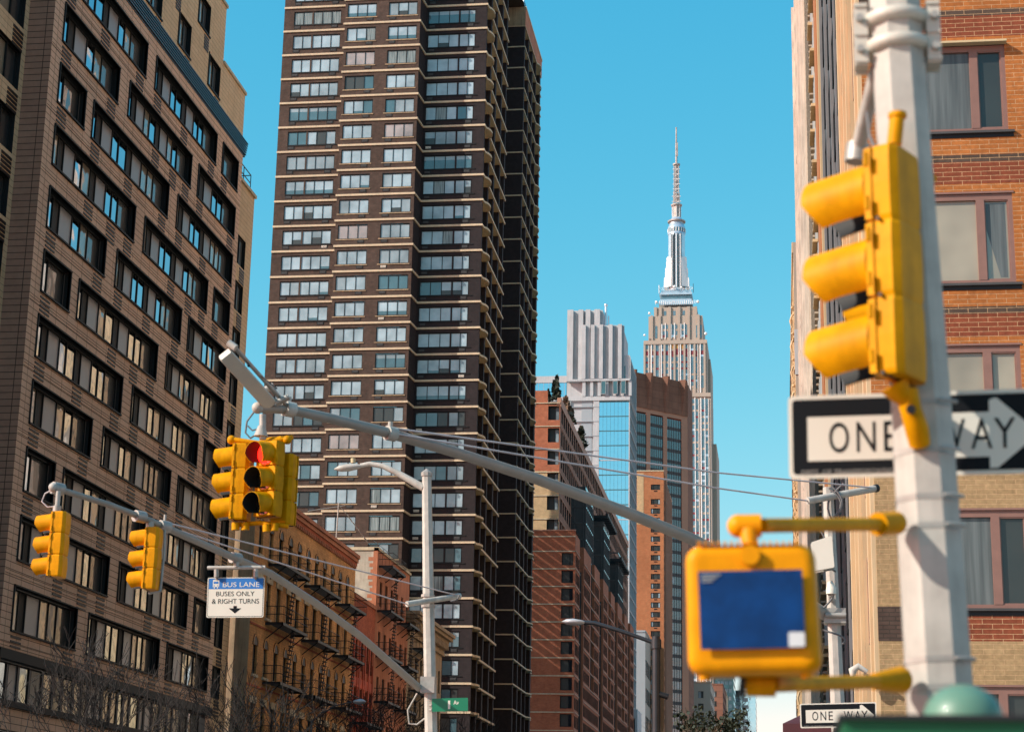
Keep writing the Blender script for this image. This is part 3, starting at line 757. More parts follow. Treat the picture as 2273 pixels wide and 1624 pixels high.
for j,(a,c) in enumerate(segs):
    L=c-a
    if L<14: towers=[(a,c)]
    else: towers=[(a,a+L*.43),(c-L*.34,c)]
    cs=[]; k=a+.7
    while k+1.5<c: cs.append((k,k+1.5)); k+=1.95
    zt=52.0
    for (t0,t1) in towers:
        tc=[q for q in cs if q[0]>=t0+.3 and q[1]<=t1-.3]
        rr=[(z-2.3,z-.5,tc) for z in ZL[::-1] if z>31]
        mb.wall(g2,t0,t1,30,zt,rr,.6,'redbrick','black'); (mb.quad(FY(t0),X1-3,X1,30,zt,0,'redbrick') if j else None); mb.quad(FY(t1),X1,X1-3,30,zt,0,'redbrick')
        mb.face([(X1-3,t0,zt),(X1,t0,zt),(X1,t1,zt),(X1-3,t1,zt)],'redbrick')
        for z in ZL:
            if z>31:
                for q in tc: W.add(window(g2,q[0],q[1],z-2.3,z-.5,-.5,[(1,R.choice(['darkwin','blackgloss','skyglass','blackgloss']))],'charcoal',.05,.04))
    rr=[(z-2.3,z-.5,cs) for z in ZL[::-1] if 3<z<=31]
    mb.wall(g2,a,c,0,30,rr,.6,'redbrick','black'); (mb.quad(FY(a),X1-3,X1,0,30,0,'redbrick') if j else None); mb.face([(X1-3,a,30),(X1,a,30),(X1,c,30),(X1-3,c,30)],'redbrick')
    for z in ZL:
        if 3<z<=31:
            for q in cs: W.add(window(g2,q[0],q[1],z-2.3,z-.5,-.5,[(1,R.choice(['darkwin','blackgloss','blackgloss','warmglass']))],'charcoal',.05,.04))
        mt.fbox(g2,a,c,0,.14,z-.16,z,'rosestone')
    if len(towers)==2:      # glass box between and above the brick towers
        t0,t1=towers[0][1]-4,towers[1][0]+2
        g3=FX(X1-.6); gb=MB()
        gb.box(X1-4,X1-.6,t0,t1,28,63.5-3*(j>2),'blackgloss')
        for z in [30+2.72*k for k in range(13)]: gb.fbox(g3,t0,t1,0,.1,z,z+.25,'tealglass'); gb.fbox(FY(t0),X1-4,X1-.6,0,.1,z,z+.25,'charcoal')
        n_=6
        for k in range(n_+1):
            u=t0+(t1-t0)*k/n_; gb.fbox(g3,u-.08,u+.08,0,.14,28,62,'charcoal')
        for k in range(3): gb.fbox(FY(t0),X1-4+1.5*k,X1-3.85+1.5*k,0,.1,28,62,'charcoal')
        gb.build('glass_bay',b); gb=MB()
        if j in (2,3):
            for k in range(9): gb.box(X1-4.4,X1+.3,t0-1+k*2.2,t0-.4+k*2.2,64-3*(j>2),64.5-3*(j>2),'iron')
            gb.box(X1-.2,X1+.3,t0-1,t0+18,64.5-3*(j>2),64.8-3*(j>2),'iron'); gb.build('roof_trellis',b)
    elif j==0: pass
mb.quad(FX(X1-1.8),291,404,0,50,0,'blackgloss')
for a,c in segs[1:]:
    mb.quad(FY(a-.02),X1-1.9,X1-.35,0,48,0,'blackgloss')
mb.build('bay_wall',b); mt.build('floor_band',b)
W.done()
def shrub(p,r,h,n=60,mt='leafdark',twig='bark'):
    m_=MB(); rr=random.Random(int(p[1]*7+p[0]))
    for k in range(n):
        t=rr.random(); a=rr.uniform(0,6.28); q=Vector(p)+Vector((math.cos(a)*r*(1-t)*rr.random()**.5,math.sin(a)*r*(1-t)*rr.random()**.5,h*t))
        s=r*.38; d1=Vector((rr.uniform(-1,1),rr.uniform(-1,1),rr.uniform(-1,1))).normalized()*s; d2=Vector((rr.uniform(-1,1),rr.uniform(-1,1),rr.uniform(.2,1))).normalized()*s
        m_.face([q-d1,q-d2,q+d1,q+d2],mt)
    m_.tube([p,Vector(p)+Vector((0,0,h*.8))],[r*.08,.02],twig,5)
    return m_
for lab,(x,y,Y,r,h,mt) in (('tall dark conifer planted on the red brick roof edge',(1236,872,290,.9,3.9,'leafdark')),('slim conifer on the red roof, beside the taller one',(1229,876,291,.7,3.3,'leafdark')),('small low conifer on the red roof',(1217,876,291,.7,1.8,'leafdark')),('reddish bare shrub on the roof slope edge',(1262,918,300,1.5,2.6,'twig')),('dark bushy shrub high on the long roof edge',(1270,935,308,1.2,2.4,'leafdark')),('round dark shrub halfway down the long roof edge',(1297,985,325,1.5,3.4,'leafdark'))):
    p=at(x,y,Y=Y); p.z=max(74.45,0); p.x=max(min(p.x,-34.4),-42); tag(shrub(p,r,h,160,mt).build('roof_shrub',None,loc=p),lab,'shrub',)

# ------------------------------------------------------------------ white and blue glass building
b=thing('glass_building','white panelled tower with blue mirror glass below and ribbed white crown','office tower',(-44,460,0))
fy=FY(450); fx=FX(-35.7); W=Wins(b)
mb=MB()
mb.box(-51.4,-42.6,451,466,115,137.6,'white'); mb.box(-47.6,-37.6,450.3,468,115,133.4,'white'); mb.box(-38.3,-35.7,450,471.8,115,125.5,'white')
for k,(u0,u1) in enumerate(((-51.4,-49.9),(-48.6,-47.4),(-46.8,-45.6),(-44.6,-43.2))): mb.fbox(FY(450.6),u0,u1,-.5,.8,119.2,137.5,'white')
for k,u0 in enumerate((-47.6,-45.4,-43.3,-40.9,-38.6)): mb.fbox(fy,u0,u0+.95,-.5,.9,119.2,133.3,'white'); mb.fbox(fy,u0+.95,u0+1.5,-.5,.15,119.2,133.2,'whitegrey')
mb.fbox(fy,-51.4,-35.6,-.5,.9,118.8,119.3,'white')
for k in range(7): mb.fbox(fy,-47.4+1.9*k,-46.6+1.9*k,-.5,.6,115,118.8,'white')
mb.build('crown',b)
mb=MB()
for i,(u,z0,z1) in enumerate(((-42.7,115.4,118.7),(-39.8,115.4,118.7),(-37.8,115.4,118.7),(-37.8,119.5,122.8))): W.add(window(fy,u,u+1.15,z0,z1,.95 if z1<119 else .02,[(1,'tealglass')],'white',.08,.05))
mb=MB()
mb.quad(fy,-58,-43.2,0,114.9,0,'white'); mb.fbox(fy,-58,-35.6,-.3,.5,113.9,114.95,'white')
for k,(u0,u1,mt_) in enumerate(((-53,-52,'white'),(-51.2,-50.2,'white'),(-47.6,-45.0,'whitegrey'),(-44.6,-43.2,'white'))): mb.fbox(fy,u0,u1,0,.35 if mt_=='white' else .1,0,113.9,mt_)
for k in range(34): mb.fbox(fy,-58,-43.2,0,.42,112.4-3.68*k-.14,112.4-3.68*k+.02,'whitegrey')
mb.face([(-58,450,114.9),(-35.7,450,114.9),(-35.7,471.8,114.9),(-58,471.8,114.9)],'white')
mb.box(-60,-51.4,452,470,100,119.4,'whitegrey'); 
mb.build('panel_wall',b)
mb=MB(); mb.fbox(FY(452),-60,-51.4,0,.3,119.2,120.9,'white'); mb.quad(FY(451.8),-60,-51.6,115.2,119.1,0,'blueglass')
for k in range(7): mb.fbox(FY(451.8),-60+1.3*k,-59.92+1.3*k,0,.08,115,119.2,'whitegrey')
mb.quad(FX(-51.3),452,470,115,119.2,0,'white'); mb.build('terrace_wing',b)
# curtain wall
FLZ=[113.6-3.68*k for k in range(31)]
for i,z in enumerate(FLZ):
    a=MB(); a.quad(fy,-43.2,-35.75,z-3.6,z-.05,.02,'blueglass')
    for k in range(9): u=-43.2+7.45*k/8; a.fbox(fy,u-.03,u+.03,.02,.07,z-3.6,z-.05,'tealglass')
    W.add(a)
    a=MB(); a.quad(fx,450.05,471.8,z-3.6,z-.05,.02,'whiteglass' if i%2 else 'blueglass')
    for k in range(9): u=450+21.8*k/8; a.fbox(fx,u-.12,u+.12,.02,.12,z-3.6,z-.05,'white')
    W.add(a)
mb=MB()
for i,z in enumerate(FLZ):
    mb.fbox(fy,-43.2,-35.7,-.2,.14,z-.12,z+.12,'white' if i in(4,8,12) else 'signblue' if 0 else 'tealglass')
    mb.fbox(fx,450,471.9,-.2,.22,z-.14,z+.14,'white')
mb.box(-35.9,-35.65,449.85,450.1,0,114,'white'); mb.build('floor_band',b)
mb=MB()
for k in range(8):
    u=450+21.8*k/8; mb.fbox(FX(-35.7),u,u+.3,-.1,.2,115,125,'white')
mb.quad(FX(-35.65),450.3,471.5,115.6,124,0,'whiteglass')
mb.build('side_glazing',b)
W.done()
mb=MB(); mb.tube([(-41.9,452,133),(-41.9,452,139.3)],.32,'silver',8); mb.tube([(-41.2,452,133),(-41.2,452,136.3)],.2,'silver',8); mb.ball((-41.9,452,139.2),.45,'silver')
mb.build('flue',b)

# ------------------------------------------------------------------ brown granite office tower (set at an angle)
b=thing('granite_office_tower','brown granite office tower with fluted crown and dark glass bays','office tower',(-42,620,0))
A=Vector((-45.4,600)); Bp=Vector((-29.4,615.2)); U=(Bp-A).normalized(); N=Vector((U.y,-U.x))
fr=F(A.x,A.y,U.x,U.y,N.x,N.y); Lw=(Bp-A).length; W=Wins(b)
mb=MB()
mb.wall(fr,-14,Lw,0,160.8,[(4,149-1.2,[(-13,-9.2),(-7.6,-2.6),(-.8,4.3),(6.0,11.5),(13.2,19.4)])],.45,'rosestone','brownstone')
mb.build('front_wall',b)
mb=MB(); c1=fr.p(Lw,0,0); c2=fr.p(-14,0,0)
pl=[(c2[0],c2[1]),(c1[0],c1[1]),(c1[0]+1.0,c1[1]+14),(c1[0]-10,c1[1]+30),(c2[0]-10,c2[1]+30)]
for a,c in zip(pl[1:],pl[2:]+pl[:1]):
    if (a,c)!=(pl[-1],pl[0]) : mb.face([(a[0],a[1],0),(c[0],c[1],0),(c[0],c[1],160.8),(a[0],a[1],160.8)],'brownstone')
mb.face([(p[0],p[1],160.4) for p in pl],'brownstone')
mb.build('side_wall',b)
mb=MB()
mb.fbox(fr,-14,Lw,0,.3,149.2,160.8,'brownstone')
for u in (-8.4,-1.7,5.1,12.3,19.9):
    mb.face([fr.p(u-.5,.3,149),fr.p(u+.9,.3,149),fr.p(u+.5,2.0,161.2),fr.p(u-.2,2.0,161.2)],'brownstone')
    mb.face([fr.p(u-.5,.3,149),fr.p(u-.2,2.0,161.2),fr.p(u-1.4,.3,161.2)],'brownstone'); mb.face([fr.p(u+.9,.3,149),fr.p(u+1.8,.3,161.2),fr.p(u+.5,2.0,161.2)],'brownstone')
    mb.face([fr.p(u-1.4,.3,161.2),fr.p(u-.2,2.0,161.2),fr.p(u+.5,2.0,161.2),fr.p(u+1.8,.3,161.2)],'brownstone')
mb.build('fluted_crown',b)
for k in range(38):
    z=147.3-3.75*k
    for a,c in ((-.8,4.3),(6.0,11.5),(13.2,19.4)):
        w2=MB(); w2.quad(fr,a,c,z-2.6,z,-.3,'tealglass'); w2.quad(fr,a,c,z-3.75,z-2.6,-.32,'charcoal')
        for j in range(7): u=a+(c-a)*j/6; w2.fbox(fr,u-.06,u+.06,-.3,-.2,z-3.75,z,'charcoal')
        if z<110 and R.random()<.5: u=a+.8*R.randint(0,5); w2.quad(fr,u,u+.9,z-2.2,z-.3,-.27,'blind2')
        W.add(w2)
W.done()

# ------------------------------------------------------------------ orange brick tower
b=thing('orange_brick_tower','slim orange brick apartment tower with one column of three part windows','apartment tower',(-34,515,0))
fy=FY(500); fx=FX(-30.4); W=Wins(b)
zs=[98.9-2.535*k for k in range(37)]
rws=[(z-1.5,z,[(-33.85,-31.35)]) for z in zs[::-1]]+[(101.4,102.9,[(-33.85,-31.35)])]
mb=MB(); mb.wall(fy,-46,-30.4,0,106.5,rws,.3,'orangebrick','black'); mb.fbox(fy,-46,-30.3,-.3,.1,106.5,106.8,'lintel')
mb.fbox(fy,-37.6,-35.8,0,.05,92,106,'buffbrick'); mb.build('front_wall',b)
cols=[(501.5+3.4*k,503.6+3.4*k) for k in range(9)]
mb=MB(); mb.wall(fx,500,532,0,104.5,[(z-1.5,z,cols) for z in zs[::-1]],.3,'orangebrick','black'); mb.face([(-46,500,106.5),(-30.4,500,106.5),(-30.4,532,104),(-46,532,104)],'orangebrick')
for k in range(9): mb.fbox(fx,503.9+3.4*k,504.6+3.4*k,0,.5,0,104.5,'rosestone')
mb.build('side_wall',b)
for z in [101.4+1.5]+zs:
    p=[R.choice(['darkwin','darkwin','blind']) for _ in range(2)]
    W.add(window(fy,-33.85,-31.35,z-1.45,z-.03,-.2,[(.5,p[0]),(1,'darkwin'),(.5,p[1])],'black',.1,.08))
    w2=MB(); w2.fbox(fy,-33,-32.2,-.02,.06,z-1.95,z-1.7,'black'); W.add(w2) if 0 else None
for z in zs:
    for a,c in cols: W.add(window(fx,a,c,z-1.5,z,-.15,[(1,R.choice(['darkwin','teal','blind2'])),(1,'darkwin')],'rosestone',.1,.1))
W.done()
mb=MB()
for z in [102.9]+zs: mb.fbox(fy,-33,-32.2,-.02,.08,z-1.95,z-1.7,'black')
mb.build('vent',b)

# ------------------------------------------------------------------ tall landmark skyscraper
def KS(mb,k): mb.v=[(v[0]*k,v[1],1.7+(v[2]-1.7)*k) for v in mb.v]
b=thing('art_deco_skyscraper','pale limestone stepped skyscraper with silver mast and antenna, farthest and tallest','skyscraper',(-56.8,1065,0))
def cx(n): return (-56.8-n,-56.8+n)
tiers=[(20.2,1045,266,0),(18.2,1047,298,0),(15.6,1049,313.3,0),(12.4,1051,319.2,0)]
mb=MB()
prevz=0
for hw,y,z,_ in tiers:
    mb.prism([(-56.8-hw,y),(-56.8+hw,y),(-56.8+hw,y+40),(-56.8-hw,y+40)],prevz,z,'limestone'); prevz=z-.5
mb.prism([(-56.8-21,1062),(-56.8+22.6,1062),(-56.8+22.6,1110),(-56.8-21,1110)],0,240,'limestone')
mb.prism([(-56.8-18,1060),(-56.8+19.6,1060),(-56.8+19.6,1100),(-56.8-18,1100)],240,290,'limestone')
# piers
def esbrows(y,z0,z1,groups,pw,W,tz=0,red=False):
    fr=FY(y)
    for g0,g1,n in groups:
        mb.fbox(fr,g0-.55,g0,-.1,.5,z0,z1+.5,'steel'); mb.fbox(fr,g1,g1+.25,-.1,.4,z0,z1,'steel')
        cw=(g1-g0)/n
        for i in range(n):
            a,c=g0+i*cw+(.2 if i else 0),g0+(i+1)*cw-.25
            if i: mb.fbox(fr,g0+i*cw-.25,g0+i*cw+.2,-.1,.45,z0,z1+1,'steel')
            z=z1; k=0
            while z-3.7>z0:
                w2=MB(); rd=red and k==1
                w2.quad(fr,a,c,z-2.5,z,.06,'esbwin' if not rd else 'esbred')
                if red and k==0 and -62<a<-52: w2.quad(fr,a,c,z-2.5,z,.07,'esbamber')
                w2.quad(fr,a,c,z-3.7,z-2.5,.1,'esbred' if (R.random()<.14) else ('silver' if R.random()<.25 else 'limestone') if R.random()<.6 else 'esbwin'); W.add(w2); z-=3.7; k+=1
W=Wins(b)
P_=-56.8
G=[(-74.2,-72.2,1),(-70.3,-66.1,2),(-64.6,-60.6,2),(-59.2,-55.0,2),(-53.6,-49.6,2),(-48,-44,2),(-42.2,-40.2,1)]
esbrows(1047,266,295.5,G,0,W,red=True)
esbrows(1045,90,262.5,[(-47.6,-43.6,2),(-42.0,-38.0,2)],0,W)
esbrows(1049,299.5,308,[(-64.4,-60.8,2),(-59,-55.4,2),(-53.4,-49.8,2)],0,W,red=False)
for a in (-68.5,-45,-42.8): mb.quad(FY(1049),a,a+1.3,300,307.5,.06,'esbwin')
for a in (-63.0,-57.6,-52.2):
    mb.quad(FY(1051),a-.6,a+.8,314.3,317,.06,'esbwin'); 
for a in (-70.5,-66,-60.2,-54.8,-49.2,-43.5): mb.fbox(FY(1049),a-.7,a+.7,0,.7,298,313.8,'limestone'); 
for a in (-68.5,-65.6,-60.2,-54.8,-49.2,-45.2): mb.fbox(FY(1051),a-.8,a+.8,0,.7,313,319.3,'limestone')
for g in range(7): mb.fbox(FY(1047),-75+5.75*g-.1,-75+5.75*g+1.0,0,.6,266,297,'limestone')
for hw,y,z in ((20.2,1045,266),(18.2,1047,298)): mb.fbox(FY(y),-56.8-hw,-56.8+hw,0,.8,z-2.2,z,'limestone')
mb.build('shaft',b)
W.done()
mb=MB()
mb.box(-66.2,-46.6,1052,1072,319,321,'silver'); mb.box(-65.6,-47.2,1052.5,1071,321,322.5,'silver'); mb.box(-64.8,-48,1053.2,1070,322.5,325.2,'esbwin'); mb.box(-65.9,-46.9,1052.2,1072,325.2,326.4,'silver'); mb.box(-65,-47.5,1053,1071,326.4,327.8,'silver')
for k in range(24): mb.tube([(-65.8+.83*k,1052.4,327.8),(-65.8+.83*k,1052.4,329+R.random())],.12,'steel',4)
for k in range(20): mb.tube([(-68+1.2*k,1051.3,319.2),(-68+1.2*k,1051.3,320.3+R.random()*1.2)],.15,'steel',4)
mb.tube([(-46.2,1052,326),(-46.2,1052,331.5)],.15,'iron',4); mb.tube([(-66,1052,326),(-66,1052,331)],.2,'steel',4)
for x,z,r in ((-67.5,320.5,.8),(-74,299.6,.7),(-71.5,313.8,.8),(-43.5,320.2,.9),(-39,299.8,.9),(-57,329.5,.9),(-53,329,.7)): mb.ball((x,1051 if z>300 else 1047,z),r,'steel')
KS(mb,1.0067); mb.build('observation_deck',b)
mx=-55.7; my=1062
def circ(r,z,seg=20): return [(mx+r*math.cos(2*math.pi*k/seg),my+r*math.sin(2*math.pi*k/seg),z) for k in range(seg)]
mb=MB(); mb.loft([circ(4.9,327),circ(4.9,361.2)],'silver'); 
for k in range(5): 
    x=mx-2.5+1.25*k; mb.box(x-.28,x+.28,my-5.4,my-4.2,328,360.5,'darkwin' if k%2 else 'steel')
for k in range(4):
    x=mx-3.1+1.9*k+.2; mb.box(x-.18,x+.18,my-5.5,my-4.2,328,360.8,'iron')
for s_ in (-1,1):
    prof=[(5.2,347),(5.0,328.5),(7.4,328.5),(7.2,334),(6.6,334.5),(6.5,339),(6.0,339.5),(5.9,344),(5.5,344.5)]
    for dy in (-3.5,):
        a=[(mx+s_*p[0],my+dy,p[1]) for p in prof]; c=[(mx+s_*p[0]*.55,my+dy-1.6,p[1]) for p in prof]
        mb.face(a,'steel'); 
        mb.face([(mx+s_*7.3,my-3.5,328.5),(mx+s_*3,my-5.6,328.5),(mx+s_*2.8,my-5.6,346),(mx+s_*5.2,my-3.5,347)],'steel')
        mb.box(mx+s_*6.2-1.0,mx+s_*6.2+1.0,my-3.8,my+3,328.5,334,'steel'); mb.box(mx+s_*5.6-.9,mx+s_*5.6+.9,my-3.7,my+3,334,340,'steel'); mb.box(mx+s_*5.1-.7,mx+s_*5.1+.7,my-3.6,my+3,340,346.5,'steel')
mb.loft([circ(5.1,361.2),circ(5.1,362.4),circ(4.95,362.4),circ(4.95,364.9)],'silver'); mb.loft([circ(5.0,362.4),circ(5.0,364.7)],'esbwin')
for k in range(20):
    a=2*math.pi*k/20; mb.tube([(mx+5.1*math.cos(a),my+5.1*math.sin(a),362.4),(mx+5.1*math.cos(a),my+5.1*math.sin(a),364.8)],.2,'steel',4)
mb.loft([circ(5.2,364.8),circ(5.0,366.2),circ(4.4,366.8),circ(4.2,369)],'silver'); mb.loft([circ(5.2,369.0),circ(5.3,369.7)],'rust'); mb.loft([circ(4.2,369.8),circ(2.4,372.2)],'silver')
KS(mb,1.0163); mb.build('mast_cylinder',b)
mb=MB()
mb.loft([circ(2.3,372,10),circ(2.3,379.2,10)],'rust'); mb.loft([circ(3.2,379.2,14),circ(3.3,380)],'rust') if 0 else mb.loft([circ(3.2,379.2,14),circ(3.3,380,14)],'rust')
for k in range(8):
    a=2*math.pi*k/8; mb.tube([(mx+2.5*math.cos(a),my+2.5*math.sin(a),372),(mx+2.5*math.cos(a),my+2.5*math.sin(a),379.3)],.18,'steel',4)
def lattice(z0,z1,r0,r1,n):
    for k in range(4):
        a=math.pi/4+math.pi/2*k; mb.tube([(mx+r0*math.cos(a),my+r0*math.sin(a),z0),(mx+r1*math.cos(a),my+r1*math.sin(a),z1)],.22,'rust',4)
    for j in range(n):
        t=j/n; t2=(j+1)/n; z=z0+(z1-z0)*t; zb=z0+(z1-z0)*t2; r=r0+(r1-r0)*t
        for k in range(4):
            a=math.pi/4+math.pi/2*k; c=a+math.pi/2
            mb.tube([(mx+r*math.cos(a),my+r*math.sin(a),z),(mx+r*math.cos(c),my+r*math.sin(c),zb)],.14,'rust' if j%2 else 'steel',4)
        if j%2: mb.tube([(mx-r-.3,my-r*.7,z),(mx+r+.3,my-r*.7,z)],.25,'steel',4)
lattice(380,388,2.4,2.2,5); lattice(388,405,1.8,1.9,11)
mb.loft([circ(1.5,382,8),circ(1.5,387,8)],'rust'); mb.loft([circ(.9,388,8),circ(.9,405,8)],'rust'); mb.loft([circ(2.2,404.8,12),circ(2.2,405.5,12)],'rust')
mb.loft([circ(.55,405,8),circ(.5,419.7,8)],'rust'); mb.box(mx+.3,mx+.9,my-.3,my+.3,410.5,419,'rust'); mb.loft([circ(.45,419.7,6),circ(.38,428,6)],'rust'); mb.ball((mx,my,428.4),.5,'rust')
for k in range(8): mb.tube([(mx-.9,my,406+1.7*k),(mx+.9,my,406+1.7*k)],.15,'rust',4)
KS(mb,1.0163); mb.build('antenna',b)

# ------------------------------------------------------------------ lower buildings far down the street
def block(label,x0,x1,y0,y1,h,mt,ws=None,side=None,name='office_building',cat='building',wm='darkwin',roofx=None,extra=None,pitch=3.2,wd=1.4,gap=2.6,sd=True):
    b=thing(name,label,cat,((x0+x1)/2,(y0+y1)/2,0)); W=Wins(b)
    cols=[(x0+1+gap*k,x0+1+gap*k+wd) for k in range(int((x1-x0-1.5)/gap))] if ws is None else ws
    zs=[z*pitch+1 for z in range(int(h/pitch))]
    rws=[(z,z+pitch*.55,cols) for z in zs if z+pitch*.55<h-.5]
    mb=MB(); mb.wall(FY(y0),x0,x1,0,h,rws,.25,mt,'black')
    sc=[(y0+1+gap*k,y0+1+gap*k+wd) for k in range(int((y1-y0-1.5)/gap))] if sd else []
    fs=FX(x1) if x1<0 else FXm(x0)
    mb.wall(fs,y0,y1,0,h,[(z,z+pitch*.55,sc) for z in zs if z+pitch*.55<h-.5],.25,side or mt,'black')
    if x1>=0: mb.quad(FX(x1),y0,y1,0,h,0,mt)
    else: mb.quad(FXm(x0),y0,y1,0,h,0,mt)
    mb.face([(x0,y0,h),(x1,y0,h),(x1,y1,h),(x0,y1,h)],mt)
    mb.build('wall',b)
    mb=MB(); mb.fbox(FY(y0),x0,x1,-.3,.15,h,h+.5,mt); mb.fbox(fs,y0,y1,-.3,.15,h,h+.5,side or mt); mb.build('parapet',b)
    for z,zb,_ in rws:
        for a,c in cols: W.add(window(FY(y0),a,c,z,zb,-.15,[(1,wm if R.random()<.7 else 'blind2'),(.7,wm)],'black',.08,.06))
        for a,c in sc: W.add(window(fs,a,c,z,zb,-.15,[(1,wm if R.random()<.6 else 'skyglass')],'black',.08,.06))
    W.done(cap=60)
    return b
block('plain grey concrete building with blank front beside the orange tower',-38,-33.9,480,512,60.6,'whitegrey',ws=[],side='limestone',wm='blind2',pitch=7.0,wd=3.6,gap=5.0)
block('red brick building with white balcony ledges, half shaded, right of the orange tower',-46,-34.6,690,760,70.8,'redbrick',wm='tealglass',pitch=3.4,wd=4.2,gap=5.2)
bb=block('red brick penthouse block with pale rails above the shaded balconies',-45,-37.0,700,735,81,'redbrick',ws=[],wm='tealglass',pitch=6)
block('narrow beige stone building with three dark windows in a column',-33.8,-26.2,720,760,71,'limestone',ws=[(-30.9,-28.9)],wm='darkwin',pitch=4.6)
block('dark brown building squeezed behind the beige one',-29,-24,800,850,78,'brownstone',pitch=4)
block('small pink brick building with lit corner near the dark tree',-29.5,-26,830,870,66,'rosestone',ws=[],pitch=5)
block('slim cream building with stepped top, before the teal tower',-29.2,-25.2,880,920,82.5,'cream',ws=[],side='cream',pitch=6)
block('dark teal glass tower low above the dark tree',-34,-24.4,1000,1040,112,'tealglass',wm='esbwin',pitch=4,wd=1.6,gap=2.0)
block('pale blue glass tower, rightmost of the far towers beside the open sky',-27,-14.4,1100,1150,103,'blueglass',wm='esbwin',pitch=4,wd=3,gap=4.2)

# small white entrance box at the street end
b=thing('corner_shopfront','small white framed upper storey with dark glass at the foot of the glass tower','shopfront',(-32.5,404,0))
mb=MB(); mb.box(-36.5,-30.2,404,416,33.2,35.0,'white'); mb.box(-36.5,-30.2,404,416,26.5,27.2,'charcoal'); mb.box(-30.7,-30.2,404,416,27.2,33.2,'white'); mb.build('frame',b)
mb=MB(); mb.box(-36.4,-30.4,404.6,415,0,33,'blackgloss'); mb.build('glazing',b)
mb=MB()
r2=random.Random(3)
for k in range(160):
    q=Vector((r2.uniform(-35,-31),r2.uniform(404.5,407),35+r2.random()**1.5*2.6)); s=.3
    d1=Vector((r2.uniform(-1,1),r2.uniform(-1,1),r2.uniform(-1,1)))*s; d2=Vector((r2.uniform(-1,1),0,r2.uniform(-1,1)))*s; mb.face([q-d1,q-d2,q+d1,q+d2],'leafdark')
tag(mb.build('roof_planting',None,loc=(-33,405,35)),'low green hedge planted on the white shopfront roof','hedge')

# ------------------------------------------------------------------ right side of the street
# near brick building
b=thing('brick_building','orange and buff brick building with pink framed windows, right edge','apartment building',(10,55,0))
fy=FY(45); fx=FXm(2.3)
zt=[22.03-3.94*k+.0 for k in range(6)]; zt=[26.0,22.03,18.06,14.16,10.12,5.98]
wx=[(3.35,5.86),(8.3,10.8)]
rws=[(t-2.33,t,wx) for t in zt[::-1]]+[(27.6,29.95,wx)]
mb=MB(); mb.wall(fy,2.3,14,0,34,rws,.16,'banded','pinkframe'); mb.build('front_wall',b)
W=Wins(b)
fills=[('beigeblind','curtgrey'),('curtgrey','darkwin'),('beigeblind','warmglass'),('beigeblind','beigeblind'),('curtgrey','darkwin'),('darkwin','darkwin')]
mb=MB()
for i,t in enumerate(zt):
    for a,c in wx:
        p=fills[i]
        w2=MB(); z0,z1=t-2.33,t
        root=W
        # outer frame, centre post, two sashes
        um=a+(c-a)*.69
        w2.fbox(fy,a,c,-.13,-.03,z1-.16,z1,'pinkframe'); w2.fbox(fy,a,c,-.13,-.03,z0,z0+.1,'pinkframe')
        w2.fbox(fy,a,a+.1,-.13,-.03,z0+.1,z1-.16,'pinkframe'); w2.fbox(fy,c-.1,c,-.13,-.03,z0+.1,z1-.16,'pinkframe'); w2.fbox(fy,um-.1,um+.1,-.13,-.02,z0+.1,z1-.16,'pinkframe')
        for (s0,s1) in ((um+.1,c-.1),):
            w2.fbox(fy,s0,s0+.03,-.13,-.06,z0+.1,z1-.16,'pinkframe'); w2.fbox(fy,s1-.03,s1,-.13,-.06,z0+.1,z1-.16,'pinkframe'); w2.fbox(fy,s0,s1,-.13,-.045,z0+.1,z0+.13,'pinkframe'); w2.fbox(fy,s0,s1,-.13,-.045,z1-.19,z1-.16,'pinkframe')
        fo=w2.build('window',b)
        g_=MB(); g_.quad(fy,a+.1,um-.1,z0+.1,z1-.16,-.1,p[0]); g_.quad(fy,um+.13,c-.13,z0+.13,z1-.19,-.1,p[1])
        child(g_,'pane',fo)
        if p[1]=='curtgrey' or p[1]=='warmglass':
            dr=MB(); dr.face([fy.p(c-.8,-.095,z1-.24),fy.p(c-.18,-.095,z1-.24),fy.p(c-.18,-.095,z0+.18),fy.p(c-.35,-.095,z0+.18)],'curtgrey',True); child(dr,'curtain',fo)
        sl=MB(); sl.fbox(fy,a-.12,c+.14,-.1,.09,z0-.06,z0,'charcoal'); sl.fbox(fy,a-.1,c+.12,-.02,.02,z0-.16,z0-.06,'iron'); child(sl,'sill',fo)
        hd=MB(); hd.fbox(fy,a-.02,c+.04,-.1,.22 if i<2 else .02,z1,z1+.05,'pinkframe' if i>1 else 'soffit'); child(hd,'head_flashing',fo)
# street side with tall recessed strips
hs=[(47.5,52.2),(53.2,54.4),(56,57.4)]
mb=MB(); mb.wall(fx,45,58.5,0,34,[(5.5,33,hs)],.35,'banded','cream')
for a,c in ((45.02,45.5),(46.9,47.4),(52.3,52.7),(54.6,55.0),(57.8,58.5)): mb.fbox(fx,a,c,0,.1,4.5,34,'cream')
mb.face([(2.3,45,34),(14,45,34),(14,58.5,34),(2.3,58.5,34)],'cream'); mb.fbox(fy,2.29,3.25,0,.004,7.03,7.84,'towerbrick'); mb.fbox(fy,2.29,3.25,0,.004,21.9,34,'towerbrick')
mb.build('side_wall',b)
mb=MB()
for t in zt:
    for a,c in hs:
        w2=window(fx,a,c,t-2.33,t,-.2,[(1,'darkwin'),(.8,'curtgrey')],'pinkframe',.12,.1); w2.quad(fx,a,c,t,t+1.6,-.15,'towerbrick'); w2.build('side_window',b)
